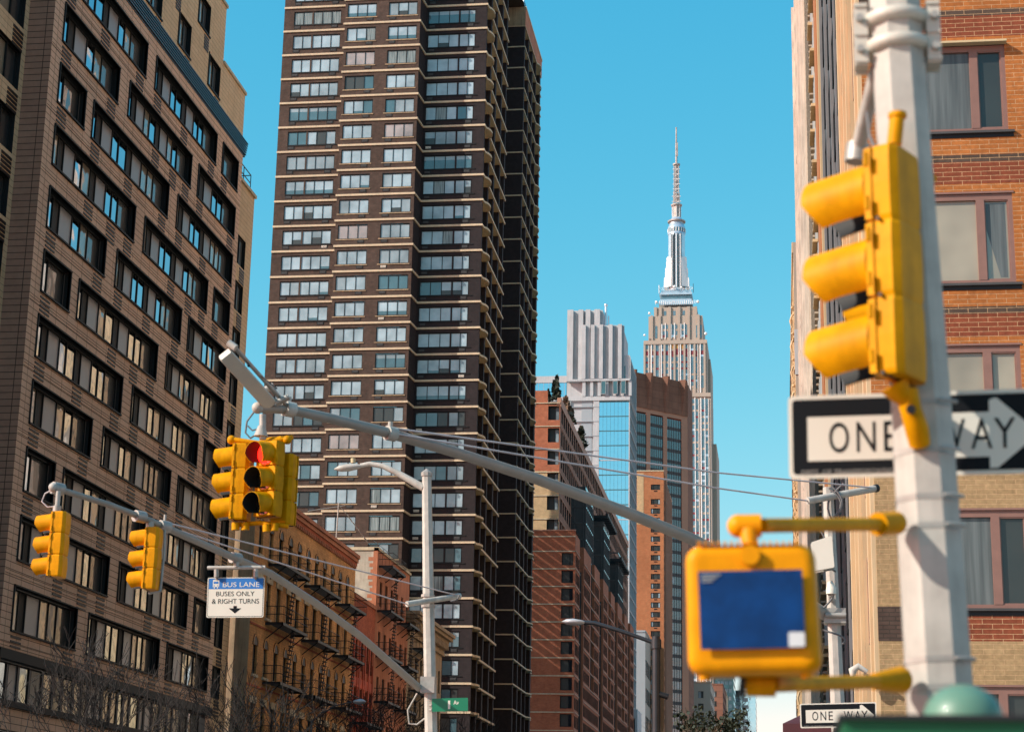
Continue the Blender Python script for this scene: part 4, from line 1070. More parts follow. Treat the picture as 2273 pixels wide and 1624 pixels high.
# charcoal ribbed building
b=thing('charcoal_building','charcoal clad building with vertical grey ribs behind the brick building','apartment building',(10,72,0))
mb=MB(); mb.quad(FXm(2.45),58.5,84,0,60,0,'charcoal'); mb.quad(FY(58.6),2.45,14,34,60,0,'charcoal'); mb.face([(2.45,58.5,60),(14,58.5,60),(14,84,60),(2.45,84,60)],'charcoal'); mb.build('wall',b)
mb=MB()
for u in (60.5,64.5,69.5,75.5,82): mb.fbox(FXm(2.45),u,u+.5,0,.12,0,60,'ribgrey')
mb.build('rib',b)
mb=MB(); mb.fbox(FXm(2.45),58.5,60,0,.14,0,60,'cream'); mb.fbox(FXm(2.45),83.3,84,0,.2,0,60,'cream'); mb.build('corner_pier',b)
W=Wins(b)
for z in range(4,58,3):
    for u in (61.4,66,71,77.5): W.add(window(FXm(2.45),u,u+2.4,z,z+1.9,.02,[(1,'darkwin'),(1,'blackgloss')],'iron',.08,.06))
W.done(cap=60)
# ribbed cream building
b=thing('balcony_building','cream stone building with shallow balconies and ladder like slats','apartment building',(10,93,0))
mb=MB(); mb.quad(FXm(2.3),84,106,0,64,0,'cream'); mb.quad(FY(84),2.3,14,60,64,0,'cream'); mb.face([(2.3,84,64),(14,84,64),(14,106,64),(2.3,106,64)],'cream'); mb.fbox(FXm(2.3),84,88,0,.1,0,64,'orangebrick'); mb.build('wall',b)
mb=MB()
for k in range(180): mb.fbox(FXm(2.3),95,104.5,0,.22,.5+.35*k,.6+.35*k,'limestone')
mb.build('slatted_screen',b)
W=Wins(b)
for z in range(3,62,3):
    for u in (88.8,92.2): W.add(window(FXm(2.3),u,u+1.8,z,z+1.7,.02,[(1,'teal'),(.7,'darkwin')],'white',.1,.1,sill=(.3,.15,'cream')))
W.done(cap=60)
# pale busy facade
b=thing('pale_apartment_building','tall pale stone building with many shallow ledges and small dark windows, edge on','apartment building',(10,132,0))
mb=MB(); mb.quad(FXm(2.3),106,160,0,78,0,'paleside'); mb.quad(FY(106),2.3,14,60,78,0,'paleside'); mb.face([(2.3,106,78),(14,106,78),(14,160,78),(2.3,160,78)],'paleside'); mb.quad(FY(160),14,2.3,0,78,0,'paleside'); mb.build('wall',b)
W=Wins(b)
for z in range(3,76,3):
    for j in range(13):
        u=107.5+4*j; W.add(window(FXm(2.3),u,u+1.5,z,z+1.9,.02,[(1,R.choice(['darkwin','teal','blind2'])),(1,'darkwin')],'white',.1,.06,sill=(.12,.15,'paleside')))
W.done(cap=60)
mb=MB()
for z in range(2,78,3):
    for j in range(13): 
        if R.random()<.7: u=107+4*j+R.uniform(0,.6); mb.fbox(FXm(2.3),u,u+R.uniform(1.5,2.8),0,R.uniform(.05,.14),z+.2,z+R.uniform(.4,.9),'paleside')
for u in (106.2,117.5,129.5,141.5,159): mb.fbox(FXm(2.3),u,u+.8,0,.3,0,78,'paleside')
mb.build('ledge',b)
# beige ornate building behind
b=thing('ornate_apartment_building','beige brick building with scrolled stone ornaments on its street edge','apartment building',(8,180,0))
mb=MB(); mb.quad(FY(165),1.8,14,0,57.5,0,'limestone'); mb.quad(FXm(1.8),165,222,0,57.5,0,'cream'); mb.face([(1.8,165,57.5),(14,165,57.5),(14,222,57.5),(1.8,222,57.5)],'limestone'); mb.fbox(FY(165),1.75,14,0,.08,45,49.2,'white'); mb.build('wall',b)
mb=MB()
for z in [6+2.45*k for k in range(19)]:
    mb.tube([(1.8,168,z),(1.55,168,z+.25),(1.45,168,z+.8),(1.6,168,z+1.3),(1.8,168,z+1.5)],.09,'cream',6)
    mb.ball((1.62,167,z+1.75),.13,'cream',8,5)
mb.fbox(FXm(1.8),165,222,0,.12,56.5,57.5,'cream'); mb.build('scroll_ornament',b)
W=Wins(b)
for z in range(4,54,3):
    for j in range(12): W.add(window(FXm(1.8),167+4.5*j,168.6+4.5*j,z,z+1.8,.02,[(1,'darkwin')],'cream',.1,.1))
W.done(cap=40)
mb=MB(); b=thing('shop_awning','burgundy canvas awning at street level by the distant right hand building','awning',(1.5,60,5.2))
p=at(1752,1612,Y=60); mb.prism([(p.x-.2,60),(3,60),(3,66),(p.x-.2,66)],5.6,p.z+.1,'awning'); mb.face([(p.x-.2,60,p.z+.1),(3,60,p.z+.1),(3,63,p.z+.9),(p.x+.8,63,p.z+.8)],'awning'); mb.build('canopy',b)
mb=MB(); mb.tube([(1.2,60.4,.14),(1.2,60.4,5.7)],.04,'iron',6); mb.tube([(2.1,60.4,.14),(2.1,60.4,5.7)],.04,'iron',6); mb.build('post',b)
# ------------------------------------------------------------------ street furniture
YEL='yellow'
def sag(a,c,d,n=10): a,c=Vector(a),Vector(c); return [a.lerp(c,k/n)-Vector((0,0,d*4*(k/n)*(1-k/n))) for k in range(n+1)]
def textmesh(s,size_box,place,mt,depth=.002,bold=0):
    """real letters: font curve turned to mesh, scaled into a box; place(u,v) maps 0..1 box coordinates to world"""
    c=bpy.data.curves.new('t','FONT'); c.body=s; c.offset=bold
    o=bpy.data.objects.new('t',c); COL.objects.link(o); dg=bpy.context.evaluated_depsgraph_get()
    me=bpy.data.meshes.new_from_object(o.evaluated_get(dg)); 
    xs=[v.co.x for v in me.vertices]; ys=[v.co.y for v in me.vertices]
    x0,x1,y0,y1=min(xs),max(xs),min(ys),max(ys); mb=MB()
    for p in me.polygons:
        mb.face([place((me.vertices[i].co.x-x0)/(x1-x0),(me.vertices[i].co.y-y0)/(y1-y0)) for i in p.vertices],mt)
    bpy.data.objects.remove(o); bpy.data.curves.remove(c); bpy.data.meshes.remove(me)
    return mb
class Plate:
    """a flat upright sheet: its corners given top-left, top-right, bottom-right, bottom-left; (u,v) in 0..1 from the lower left"""
    def __init__(s,tl,tr,br,bl):
        s.tl,s.tr,s.br,s.bl=[Vector(p) for p in (tl,tr,br,bl)]; s.n=(s.tr-s.tl).cross(s.bl-s.tl).normalized()
        if s.n.y>0: s.n=-s.n
    def p(s,u,v,d=0): return s.bl.lerp(s.br,u).lerp(s.tl.lerp(s.tr,u),v)+s.n*d
    def poly(s,mb,pts,d,m): mb.face([s.p(u,v,d) for u,v in pts],m)
    def slab(s,mb,m,th=.004,r=.04,asp=2,d0=0,inset=0):
        """rounded plate"""
        pts=[]
        for cu,cv,a0 in ((1-inset,1-inset*asp,0),(inset,1-inset*asp,90),(inset,inset*asp,180),(1-inset,inset*asp,270)):
            su=r if cu<.5 else -r; sv=r*asp if cv<.5 else -r*asp
            for k in range(5):
                a=math.radians(a0+k*22.5); pts.append((cu+su+r*math.cos(a),cv+sv+r*asp*math.sin(a)))
        f=[s.p(u,v,d0+th) for u,v in pts]; bk=[s.p(u,v,d0) for u,v in pts]
        mb.face(f,m); mb.face(bk[::-1],'galvdark')
        for i in range(len(f)): j=(i+1)%len(f); mb.face([bk[i],bk[j],f[j],f[i]],m)
    def box(s,mb,u0,u1,v0,v1,d,m): s.poly(mb,[(u0,v0),(u1,v0),(u1,v1),(u0,v1)],d,m)
def oct_pole(mb,pts,rads,m): mb.tube(pts,rads,m,8,True,False,math.pi/8)
def signal_head(root,c,ang,s,mt,lit=None,visors=True,back=False,tilt=8,vl=.26,ws=1,ds=1,vr=1):
    """three section traffic signal centred at c facing ang (degrees)"""
    c=Vector(c); f=Vector((math.cos(math.radians(ang)),math.sin(math.radians(ang)),0)); r=Vector((-f.y,f.x,0)); z=Vector((0,0,1)); k=s/.343
    P=lambda a,b,h: c+r*a*k+f*b*k+z*h*k
    prof=[(a_*ws,b_*ds) for a_,b_ in ((-.165,.0),(.165,.0),(.168,-.06),(.168,-.15),(.125,-.2),(-.125,-.2),(-.168,-.15),(-.168,-.06))]
    mb=MB()
    for i in range(3):
        zc=.343*(1-i); rings=[]
        for dz,sc in ((-.171,.86),(-.15,.96),(-.08,1),(0,1.02),(.08,1),(.15,.96),(.171,.86)):
            rings.append([P(a*(.5+.5*sc),(b+.08)*sc-.08 if b<-.05 else b,zc+dz) for a,b in prof])
        mb.loft(rings,mt,True,False)
        # door frame
        pts=[(-.175*ws,-.165),(.175*ws,-.165),(.175*ws,.165),(-.175*ws,.165)]
        a0=[P(a,.0,zc+b) for a,b in pts]; a1=[P(a*.98,.035,zc+b*.98) for a,b in pts]
        mb.face(a1,mt)
        for q in range(4): mb.face([a0[q],a0[(q+1)%4],a1[(q+1)%4],a1[q]],mt)
        for h in (-.1,.1): mb.tube([P(.175,.01,zc+h-.03),P(.175,.01,zc+h+.03)],.012*k,mt,6)
        mb.tube([P(-.16,-.03,zc-.171),P(.16,-.03,zc-.171)],.01*k,'iron',4)
    mb.build('housing',root)
    for i in range(3):
        zc=.343*(1-i); m2=MB(); N=20
        L=[P(.15*math.cos(2*math.pi*q/N),.04,zc+.15*math.sin(2*math.pi*q/N)) for q in range(N)]
        mm='redlens' if lit==i else 'offlens'
        mid=P(0,.06,zc)
        for q in range(N): m2.face([L[q],L[(q+1)%N],mid],mm,False,True)
        m2.build('lens',root)
        if not visors: continue
        m3=MB(); rings_o=[]; rings_i=[]; a0,a1=-52,232; n=22
        for t in (0,.5,1):
            b=.035+vl*t; dz=-.035*t*tilt/8*vl/.26; ro=(.158-.004*t)*vr; 
            cut=0 if t<1 else 0
            rings_o.append([P(ro*math.cos(math.radians(a0+(a1-a0)*q/n)),b-(.10 if t==1 else 0)*max(0,-math.sin(math.radians(a0+(a1-a0)*q/n))),zc+dz+ro*math.sin(math.radians(a0+(a1-a0)*q/n))) for q in range(n+1)])
            ri=ro-.006
            rings_i.append([P(ri*math.cos(math.radians(a0+(a1-a0)*q/n)),b-(.10 if t==1 else 0)*max(0,-math.sin(math.radians(a0+(a1-a0)*q/n))),zc+dz+ri*math.sin(math.radians(a0+(a1-a0)*q/n))) for q in range(n+1)])
        for RR,mm in ((rings_o,mt),(rings_i,'visorin')):
            for A,Bq in zip(RR,RR[1:]):
                for q in range(n): m3.face([A[q],A[q+1],Bq[q+1],Bq[q]],mm,False,True)
        for q in range(n): m3.face([rings_o[-1][q],rings_o[-1][q+1],rings_i[-1][q+1],rings_i[-1][q]],mt)
        m3.build('visor',root)
def lum(mb,a,b,m,w_=.16,h=.07):
    """flat cobra style lamp housing from the arm end a to the nose b"""
    a,b=Vector(a),Vector(b); d=(b-a); L=d.length; d.normalize(); s_=d.cross(Vector((0,0,1))).normalized(); u_=s_.cross(d)
    prof=[(0,.35),(.15,.7),(.5,1),(.8,.8),(1,.15)]; rings=[]
    for t,k in prof: 
        rings.append([a+d*L*t+s_*(w_*k*math.cos(2*math.pi*q/12))+u_*(h*k*math.sin(2*math.pi*q/12)) for q in range(12)])
    mb.loft(rings,m)

# --- near white octagonal pole on the right
def pxr(px,Y): return px/FPX*Y*1.04
Yn=8.0
bp_=at(2078,1500,Y=Yn); tp=at(1981,-60,Y=Yn); bp_=at(2083,1500,Y=Yn); base=bp_+(bp_-tp)*((bp_.z-.14)/(tp.z-bp_.z)); tp2=tp+(tp-bp_)*.4
b=thing('signal_pole','thick white octagonal pole with steel straps, nearest on the right','pole',base)
mb=MB(); ptop=tp2; PB=[base,0,0,ptop]
axis=lambda z: PB[0].lerp(PB[3],(z-PB[0].z)/(PB[3].z-PB[0].z))
oct_pole(mb,[base,axis(2.9),axis(4.5),ptop],[.158,.140,.126,.108],'galv'); mb.build('shaft',b)
rz=lambda z: .158-(z-.14)*.0085
for y in (1112,1176,1468,1530,905,1010):
    mb=MB(); z=at(2072,y,Y=Yn).z; mb.tube([axis(z-.012),axis(z+.012)],rz(z)+.008,'galvdark',8,False,False,math.pi/8) 
    q=axis(z); mb.tube([(q.x+.06,q.y-.15,z),(q.x+.1,q.y-.14,z),(q.x+.14,q.y-.1,z)],.009,'galvdark',6); mb.build('strap',b)
mb=MB(); zc=at(2000,75,Y=Yn).z; q=axis(zc)
for dz in (-.075,.055):
    mb.tube([axis(zc+dz-.03),axis(zc+dz-.02),axis(zc+dz+.02),axis(zc+dz+.03)],[rz(zc)+.012,rz(zc)+.035,rz(zc)+.035,rz(zc)+.012],'beigegrey',20)
for sx in (-1,1):
    x0=q.x+sx*.13; x1=q.x+sx*.19
    mb.box(min(x0,x1),max(x0,x1),q.y-.06,q.y-.045,zc-.17,zc+.13,'beigegrey'); mb.box(min(x0,x1),max(x0,x1),q.y+.045,q.y+.06,zc-.17,zc+.13,'beigegrey')
    for dz in (-.16,-.03,.11): mb.box(min(x0,x1),max(x0,x1),q.y-.07,q.y+.07,zc+dz,zc+dz+.014,'beigegrey')
    for dz in (-.1,.05): mb.tube([(q.x+sx*.165,q.y-.09,zc+dz),(q.x+sx*.165,q.y+.08,zc+dz)],.018,'galvdark',6)
mb.build('band_clamp',b)
mb=MB(); mb.tube([at(1948,150,Y=8.05),at(1905,330,Y=8.5)],.034,'galv',10); mb.tube([at(1905,320,Y=8.5),at(1900,360,Y=8.5)],.055,'galvdark',8); mb.build('brace',b)
# --- near signal on that pole
s=.343; cs=at(1973,592,Y=7.75)
b=thing('traffic_signal','big yellow traffic signal with three visors facing left, mounted on the near white pole','traffic signal',at(1995,870,Y=7.75))
signal_head(b,cs,151,.335,YEL,tilt=6,vl=.315,ws=.84,ds=.55,vr=.9)
mb=MB(); t0=at(1985,322,Y=7.78); t1=at(1992,252,Y=7.78); mb.tube([t0,t1],.032,YEL,12); mb.tube([t1-Vector((0,0,.02)),t1],.04,YEL,12)
mb.build('top_pipe',b); mb=MB(); mb.tube([at(1985,852,Y=7.75),at(1998,872,Y=7.76),at(2012,885,Y=7.78)],[.065,.05,.04],YEL,12)
mb.tube([at(2012,868,Y=7.78),at(2022,910,Y=7.78),at(2036,955,Y=7.82),at(2042,985,Y=7.86)],[.05,.045,.05,.045],YEL,12)
mb.tube([at(2022,908,Y=7.74),at(2022,908,Y=7.70)],.02,'iron',10)
mb.build('bracket',b)
mb=MB(); mb.tube(sag(at(1975,340,Y=7.6),at(1930,300,Y=8.0),.05)+[at(1925,250,Y=8.1)],.008,'cable',6); mb.build('cable',b)
b['label']='big yellow traffic signal with three visors facing left, mounted on the near white pole'
# second head beyond it, mostly hidden
c2=at(1950,705,Y=9.2)
b=thing('traffic_signal','partly hidden second yellow signal seen between the visors of the near one','traffic signal',at(1905,900,Y=8.9))
signal_head(b,c2,176,.2,YEL,tilt=2)
mb=MB(); mb.tube([c2+Vector((0,0,.28)),c2+Vector((0,0,.34)),Vector((c2.x+.2,8.2,c2.z+.36))],.025,YEL,8); mb.build('bracket',b)
# --- pedestrian signal
Yp=6.6
def P2(x,y,Y=Yp): return at(x,y,Y=Y)
b=thing('pedestrian_signal','square amber pedestrian signal box with navy blue face, hung left of the near pole','pedestrian signal',P2(1668,1530))
TL,TR,BR,BL=P2(1520,1208),P2(1808,1203),P2(1828,1493),P2(1527,1498)
pl=Plate(TL,TR,BR,BL)
def rr(inset,d,r=.12,pl=pl):
    pts=[]
    for cu,cv,a0 in ((1-inset,1-inset,0),(inset,1-inset,90),(inset,inset,180),(1-inset,inset,270)):
        su=r if cu<.5 else -r; sv=r if cv<.5 else -r
        for k in range(6): a=math.radians(a0+k*18); pts.append(pl.p(cu+su+r*math.cos(a),cv+sv+r*math.sin(a),d))
    return pts
mb=MB(); mb.loft([rr(.05,-.2,.08),rr(.01,-.17,.1),rr(0,-.1),rr(.0,-.04),rr(.02,-.008,.11),rr(.05,.004,.09),rr(.1,.004,.03)],'orangeyel',True,True)
mb.tube([pl.p(.5,.9,.004),pl.p(.5,.9,.03)],.035,'orangeyel',14)
for u in (.12,.88): mb.tube([pl.p(u,.01,-.05),pl.p(u,-.03,-.05)],.02,'orangeyel',8)
for k in range(16): mb.box(pl.p(.1+.05*k,1,0).x,pl.p(.1+.05*k,1,0).x+.01,Yp-.01,Yp+.17,pl.p(.5,1,0).z-.004,pl.p(.5,1,0).z+.006,'orangeyel')
mb.build('housing',b)
mb=MB(); F4=Plate(P2(1549,1268,Yp-.022),P2(1780,1263,Yp-.022),P2(1788,1436,Yp-.022),P2(1556,1441,Yp-.022)); F4.slab(mb,'bluelens',.004,.01,1.3); mb.build('face_panel',b)
mb=MB(); F5=Plate(P2(1750,1402,Yp-.03),P2(1786,1402,Yp-.03),P2(1787,1434,Yp-.03),P2(1751,1435,Yp-.03)); F5.slab(mb,'palegrey',.002,.1,1); mb.build('sticker',b)
mb=MB(); F6=Plate(P2(1556,1273,Yp-.03),P2(1604,1272,Yp-.03),P2(1590,1292,Yp-.03),P2(1557,1294,Yp-.03))
for k in range(3): F6.box(mb,0,.95-.12*k,.75-.33*k,.95-.33*k,.001,'greypanel')
mb.build('face_marking',b)
mb=MB(); e0=P2(1640,1167,6.75); mb.tube([e0,P2(1690,1166,6.75)],.042,'orangeyel',14); mb.tube([P2(1690,1166,6.75),P2(1950,1163,7.72)],.027,YEL,12); mb.tube([P2(1948,1163,7.72),P2(1990,1160,7.86)],.048,YEL,14)
mb.tube([P2(1662,1170,6.75),P2(1664,1212,6.72)],[.04,.026],'orangeyel',12); mb.ball(e0,.043,'orangeyel')
mb.build('upper_arm',b)
mb=MB(); mb.tube([P2(1642,1515,6.75),P2(1655,1517,6.75)],.05,'iron',14); mb.tube([P2(1655,1518,6.75),P2(1722,1519,6.75)],.042,YEL,12); mb.tube([P2(1715,1519,6.75),P2(1950,1512,7.72)],.027,YEL,12); mb.tube([P2(1940,1512,7.7),P2(2000,1508,7.86)],[.034,.055],YEL,14); mb.tube([P2(1664,1488,6.75),P2(1664,1515,6.75)],.03,YEL,10)
mb.build('lower_arm',b)
# --- one way signs
def oneway(root,pl,asp,small=True,txt='DEPT. OF TRANSPORTATION'):
    mb=MB(); pl.slab(mb,'signwhite',.003,.02,asp); mb.build('sign_plate',root)
    mb=MB(); pl.slab(mb,'signblack',.0015,.015,asp,.003,.016); mb.build('black_field',root)
    # arrow
    d=.0065; mb=MB(); t=.47; hv=.265
    pts=[(.075,t-hv),(.785,t-hv),(.785,t-hv-.14),(.80,.075),(.815,.07),(.965,.44),(.97,.47),(.965,.5),(.815,.9),(.80,.895),(.785,t+hv+.14),(.785,t+hv),(.075,t+hv)]
    pl.poly(mb,pts,d,'signwhite'); mb.build('arrow',root)
    for wd in (0,1):
      mb=MB()
      for ch,u0,u1 in (('O',.16,.237),('N',.268,.342),('E',.375,.43),('W',.575,.69),('A',.714,.796),('Y',.802,.886))[3*wd:3*wd+3]:
        mb.merge(textmesh(ch,None,lambda u,v:pl.p(u0+u*(u1-u0),.30+v*.36,d+.002),'signblack'))
      mb.build('lettering',root)
    if small: mb=textmesh(txt,None,lambda u,v:pl.p(.05+u*.38,.045+v*.05,d+.002),'galvdark'); mb.build('small_lettering',root)
Yg=8.32
b=thing('one_way_sign','large ONE WAY sign with right arrow, fixed behind the near white pole','street sign',at(2040,1060,Y=Yg),'one way signs')
l0,l1=at(1749,880,Y=Yg),at(1752,1063,Y=Yg); r0,r1=at(2318,861,Y=Yg),at(2322,1049,Y=Yg)
oneway(b,Plate(l0,r0,r1,l1),3.05)
mb=MB(); mb.box(at(2020,960,Y=Yg).x,at(2100,960,Y=Yg).x,8.1,8.3,at(2040,930,Y=Yg).z,at(2040,922,Y=Yg).z,'galvdark'); mb.build('sign_bracket',b)
b=thing('one_way_sign','small sharp ONE WAY sign low on the slim pole, above the green kiosk roof','street sign',at(1860,1612,Y=35.6),'one way signs')
oneway(b,Plate(at(1775,1561,Y=35.6),at(1945,1557,Y=35.6),at(1946,1612,Y=35.6),at(1777,1615,Y=35.6)),3.05)
# --- green kiosk with domed lamp
Yk=5.0; kl=at(1872,1588,Y=Yk)
b=thing('kiosk','dark green kiosk roof with black rim, bottom right corner','kiosk',(1.6,5.4,0))
mb=MB(); kz=kl.z-.01; mb.box(kl.x,2.6,Yk,6.2,.14,kz,'kiosk'); mb.build('cabinet',b)
mb=MB(); mb.box(kl.x-.012,2.62,Yk-.02,6.22,kz,kz+.014,'iron'); mb.build('rim',b)
mb=MB()
for k in range(9): mb.box(kl.x+.1+.2*k,kl.x+.12+.2*k,Yk-.008,Yk,.2,kz-.12,'kiosk')
mb.build('panel_seam',b)
b=thing('dome_lamp','pale green glass dome on top of the dark green kiosk','lamp',at(2138,1590,Y=5.6))
dc=at(2138,1588,Y=5.3); dc.z=kz+.025; mb=MB(); mb.ball(dc,.108,'dome',24,12,.9,-.2); mb.build('dome',b); mb=MB(); mb.tube([dc-Vector((0,0,.03)),dc+Vector((0,0,.004))],.128,'kiosk',24); mb.build('collar',b)

# --- slim pole 1 with lamp arm and long mast arm
Y1=40
def A1(x,y,Y=Y1): return at(x,y,Y=Y)
p0=A1(957,1624); pt=A1(947,1052)
b=thing('street_lamp','white octagonal lamp pole with curved lamp arm, long mast arm and green sign','lamp pole',(p0.x+.03,Y1,.14))
mb=MB(); oct_pole(mb,[(p0.x+.04,Y1,.14),(p0.x,Y1,p0.z),(A1(951,1330).x,Y1,A1(951,1330).z),(pt.x,Y1,pt.z)],[.15,.138,.125,.105],'galv'); mb.build('shaft',b)
mb=MB(); mb.tube([pt+Vector((0,0,-.05)),pt+Vector((0,0,.03)),pt+Vector((0,0,.12))],[.125,.125,.02],'galvdark',8,True,False,math.pi/8); mb.build('cap',b)
mb=MB(); mb.tube([A1(940,1082),A1(915,1068),A1(880,1048),A1(850,1034),A1(820,1029),A1(800,1033)],[.085,.08,.07,.06,.055,.05],'galv',12); mb.build('lamp_arm',b)
mb=MB(); lum(mb,A1(803,1034),A1(742,1041),'galv',.13,.085); mb.tube([A1(784,1027),A1(784,1017)],.055,'soffit',10); mb.build('luminaire',b)
for y in (1322,1345,1508,1532): mb=MB(); z=A1(950,y).z; x=A1(950,y).x; mb.tube([(x,Y1,z-.03),(x,Y1,z+.03)],.15,'galvdark',8,False,False,math.pi/8); mb.build('clamp',b)
mb=MB()
x=A1(950,1520).x; z=A1(950,1520).z; mb.box(x-.14,x+.17,Y1-.17,Y1+.1,z-.17,z+.17,'galvdark')
mb.build('clamp',b)
mb=MB(); c0,c1=A1(903,1340,39.3),A1(1021,1322,40.4); mb.tube([c0,c1],.062,'galv',12); mb.tube([c1,c1+(c1-c0).normalized()*.01],.045,'iron',10); mb.build('crossbar',b)
arm=[(118,1081,28),(240,1119,29),(310,1146,29.6),(370,1171,30.1),(480,1220,31.4),(600,1272,33),(700,1337,35),(800,1411,37.2),(930,1526,39.9)]
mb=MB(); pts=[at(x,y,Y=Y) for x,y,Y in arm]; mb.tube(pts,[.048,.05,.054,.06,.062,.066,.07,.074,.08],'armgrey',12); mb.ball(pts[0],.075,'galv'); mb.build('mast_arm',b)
for x,y,Y in ((365,1168,30.05),(310,1146,29.6),(523,1238,32),(128,1084,28.1)): mb=MB(); q=at(x,y,Y=Y); mb.tube([q-Vector((.05,0.08,0)),q+Vector((.05,.08,0))],.1,'galvdark',10); mb.tube([q,q+Vector((0,0,.2 if x==365 else .1))],.022,'galv',6); mb.build('collar',b)
mb=MB(); mb.tube([at(372,1160,Y=30.1),A1(1021,1322,40.4)],.014,'wire',5); mb.tube([at(376,1170,Y=30.1),c0],.014,'wire',5)
mb.build('tie_rod',b)
mb=MB()
lp=[A1(926,1538),A1(905,1575),A1(908,1605),A1(925,1607),A1(945,1592)]; mb.tube(lp,.018,'galv',6); mb.build('cable',b); mb=MB(); mb.tube([A1(1000,1334),A1(1015,1330),A1(1020,1320)],.02,'cable',5); mb.build('cable',b)
def hang_signal(lab,cx_,cy_,Y,ang,s,mt,topx,topy,grp='yellow signals on the mast arm'):
    c=at(cx_,cy_,Y=Y); b=thing('traffic_signal',lab,'traffic signal',c-Vector((0,0,.55)),grp); signal_head(b,c,ang,s,mt); 
    mb=MB(); t=at(topx,topy,Y=Y); mb.tube([c+Vector((0,0,.5)),Vector((c.x,c.y,t.z))],.04,'galv',8); mb.tube([c+Vector((0,0,.5)),c+Vector((0,0,.62))],.07,'galvdark',8); mb.build('hanger',b); return b,c
b,c=hang_signal('yellow traffic signal hanging at the far left tip of the lower mast arm',120,1209,28,184,.343,'orangeyel',126,1090)
mb=MB(); mb.tube([at(120,1085,Y=28),at(100,1095,Y=28),at(93,1112,Y=28),at(105,1125,Y=28),at(118,1124,Y=28)],.012,'wire',5); mb.build('cable',b)
b,c=hang_signal('yellow traffic signal on the lower mast arm with a grey pipe down its side',328,1240,29.8,184,.343,'orangeyel',328,1160)
mb=MB(); mb.tube([at(366,1170,Y=30),at(364,1230,Y=30),at(356,1312,Y=29.9),at(330,1316,Y=29.8)],.025,'galvdark',8); mb.build('side_pipe',b)
# bus lane sign
Yb=32
def B3(x,y,Y=Yb): return at(x/2.582/1.1263,(y/2.582+1200)/1.1263,Y=Y)
b=thing('bus_lane_sign','blue and white BUS LANE sign with down arrow hanging from the lower mast arm','street sign',B3(1520,885))
pl=Plate(B3(1342,628),B3(1710,625),B3(1700,884),B3(1332,886))
mb=MB(); pl.slab(mb,'signwhite',.003,.03,1.45); mb.build('sign_plate',b)
mb=MB(); pl.slab(mb,'signblack',.001,.028,1.45,.003,.014); pl.slab(mb,'signwhite',.001,.024,1.45,.0045,.022); mb.build('border',b)
mb=MB(); pl.poly(mb,[(.024,.71),(.976,.71),(.976,.95),(.95,.975),(.05,.975),(.024,.95)],.0065,'signblue'); mb.build('blue_band',b)
D=.008
for t,u0,u1,v0,v1,m_ in (('BUS LANE',.27,.91,.76,.88,'signwhite'),('BUSES ONLY',.16,.83,.535,.65,'signblack'),('& RIGHT TURNS',.09,.915,.345,.465,'signblack')):
    textmesh(t,None,lambda u,v:pl.p(u0+u*(u1-u0),v0+v*(v1-v0),D),m_,bold=.0).build('lettering',b)
mb=MB(); pl.poly(mb,[(.47,.29),(.47,.23),(.39,.23),(.5,.1),(.61,.23),(.53,.23),(.53,.29)],D,'signblack'); mb.build('arrow',b)
mb=MB(); pl.poly(mb,[(.095,.765),(.205,.765),(.205,.93),(.195,.945),(.105,.945),(.095,.93)],D,'signwhite'); pl.box(mb,.108,.192,.845,.9,D+.002,'signblue'); pl.box(mb,.115,.13,.725,.765,D+.001,'signwhite'); pl.box(mb,.17,.185,.725,.765,D+.001,'signwhite'); pl.box(mb,.11,.13,.785,.805,D+.002,'signblue'); pl.box(mb,.17,.19,.785,.805,D+.002,'signblue'); mb.build('bus_symbol',b)
mb=MB(); mb.tube([B3(1340,565),B3(1712,562)],.035,'galv',10)
for x in (1398,1652): mb.tube([B3(x,566),B3(x,640)],.025,'galvdark',8); mb.tube([B3(x,575,31.95),B3(x,625,31.95)],.045,'galvdark',6)
mb.tube([B3(1528,560),B3(1528,520)],.05,'galvdark',8); mb.build('hanger',b)
# street name sign
def T3(x,y,Y=39.75): return at((x/2.581+540)/1.1263,(y/2.581+1200)/1.1263,Y=Y)
b=thing('street_name_sign','small green street sign reading 1 Av on the lamp pole','street sign',T3(1400,1490))
pl=Plate(T3(1392,1407),T3(1626,1401),T3(1626,1487),T3(1393,1492)); mb=MB(); pl.slab(mb,'signgreen',.004,.02,2.6); mb.build('sign_plate',b)
textmesh('1',None,lambda u,v:pl.p(.45+u*.06,.18+v*.64,.006),'signwhite',bold=.03).build('lettering',b); textmesh('Av',None,lambda u,v:pl.p(.6+u*.15,.5+v*.32,.006),'signwhite',bold=.015).build('lettering',b)
mb=MB(); 
for y in (1415,1450,1480): mb.tube([T3(1380,y,39.85),T3(1396,y,39.75)],.03,'galvdark',6)
mb.build('sign_bracket',b)

# --- slim pole 2 with the upper mast arm
Y2=36
p0=at(1862,1624,Y=Y2); pt=at(1838,1082,Y=Y2)
b=thing('signal_pole','slim white octagonal pole behind the pedestrian signal carrying the long upper mast arm','pole',(p0.x+.03,Y2,.14))
mb=MB(); oct_pole(mb,[(p0.x+.04,Y2,.14),(p0.x,Y2,p0.z),(pt.x,Y2,pt.z)],[.155,.145,.105],'galv'); mb.build('shaft',b)
arm=[(572,905,25),(640,908,25.4),(740,930,26.2),(860,960,27),(1000,1000,28.2),(1190,1062,30),(1400,1140,32),(1530,1193,33.3),(1700,1280,34.8),(1840,1368,36)]
mb=MB(); pts=[at(x,y,Y=Y) for x,y,Y in arm]; mb.tube(pts,[.07,.072,.076,.08,.085,.092,.1,.105,.11,.12],'armgrey',14); mb.ball(pts[0],.085,'galv'); mb.build('mast_arm',b)
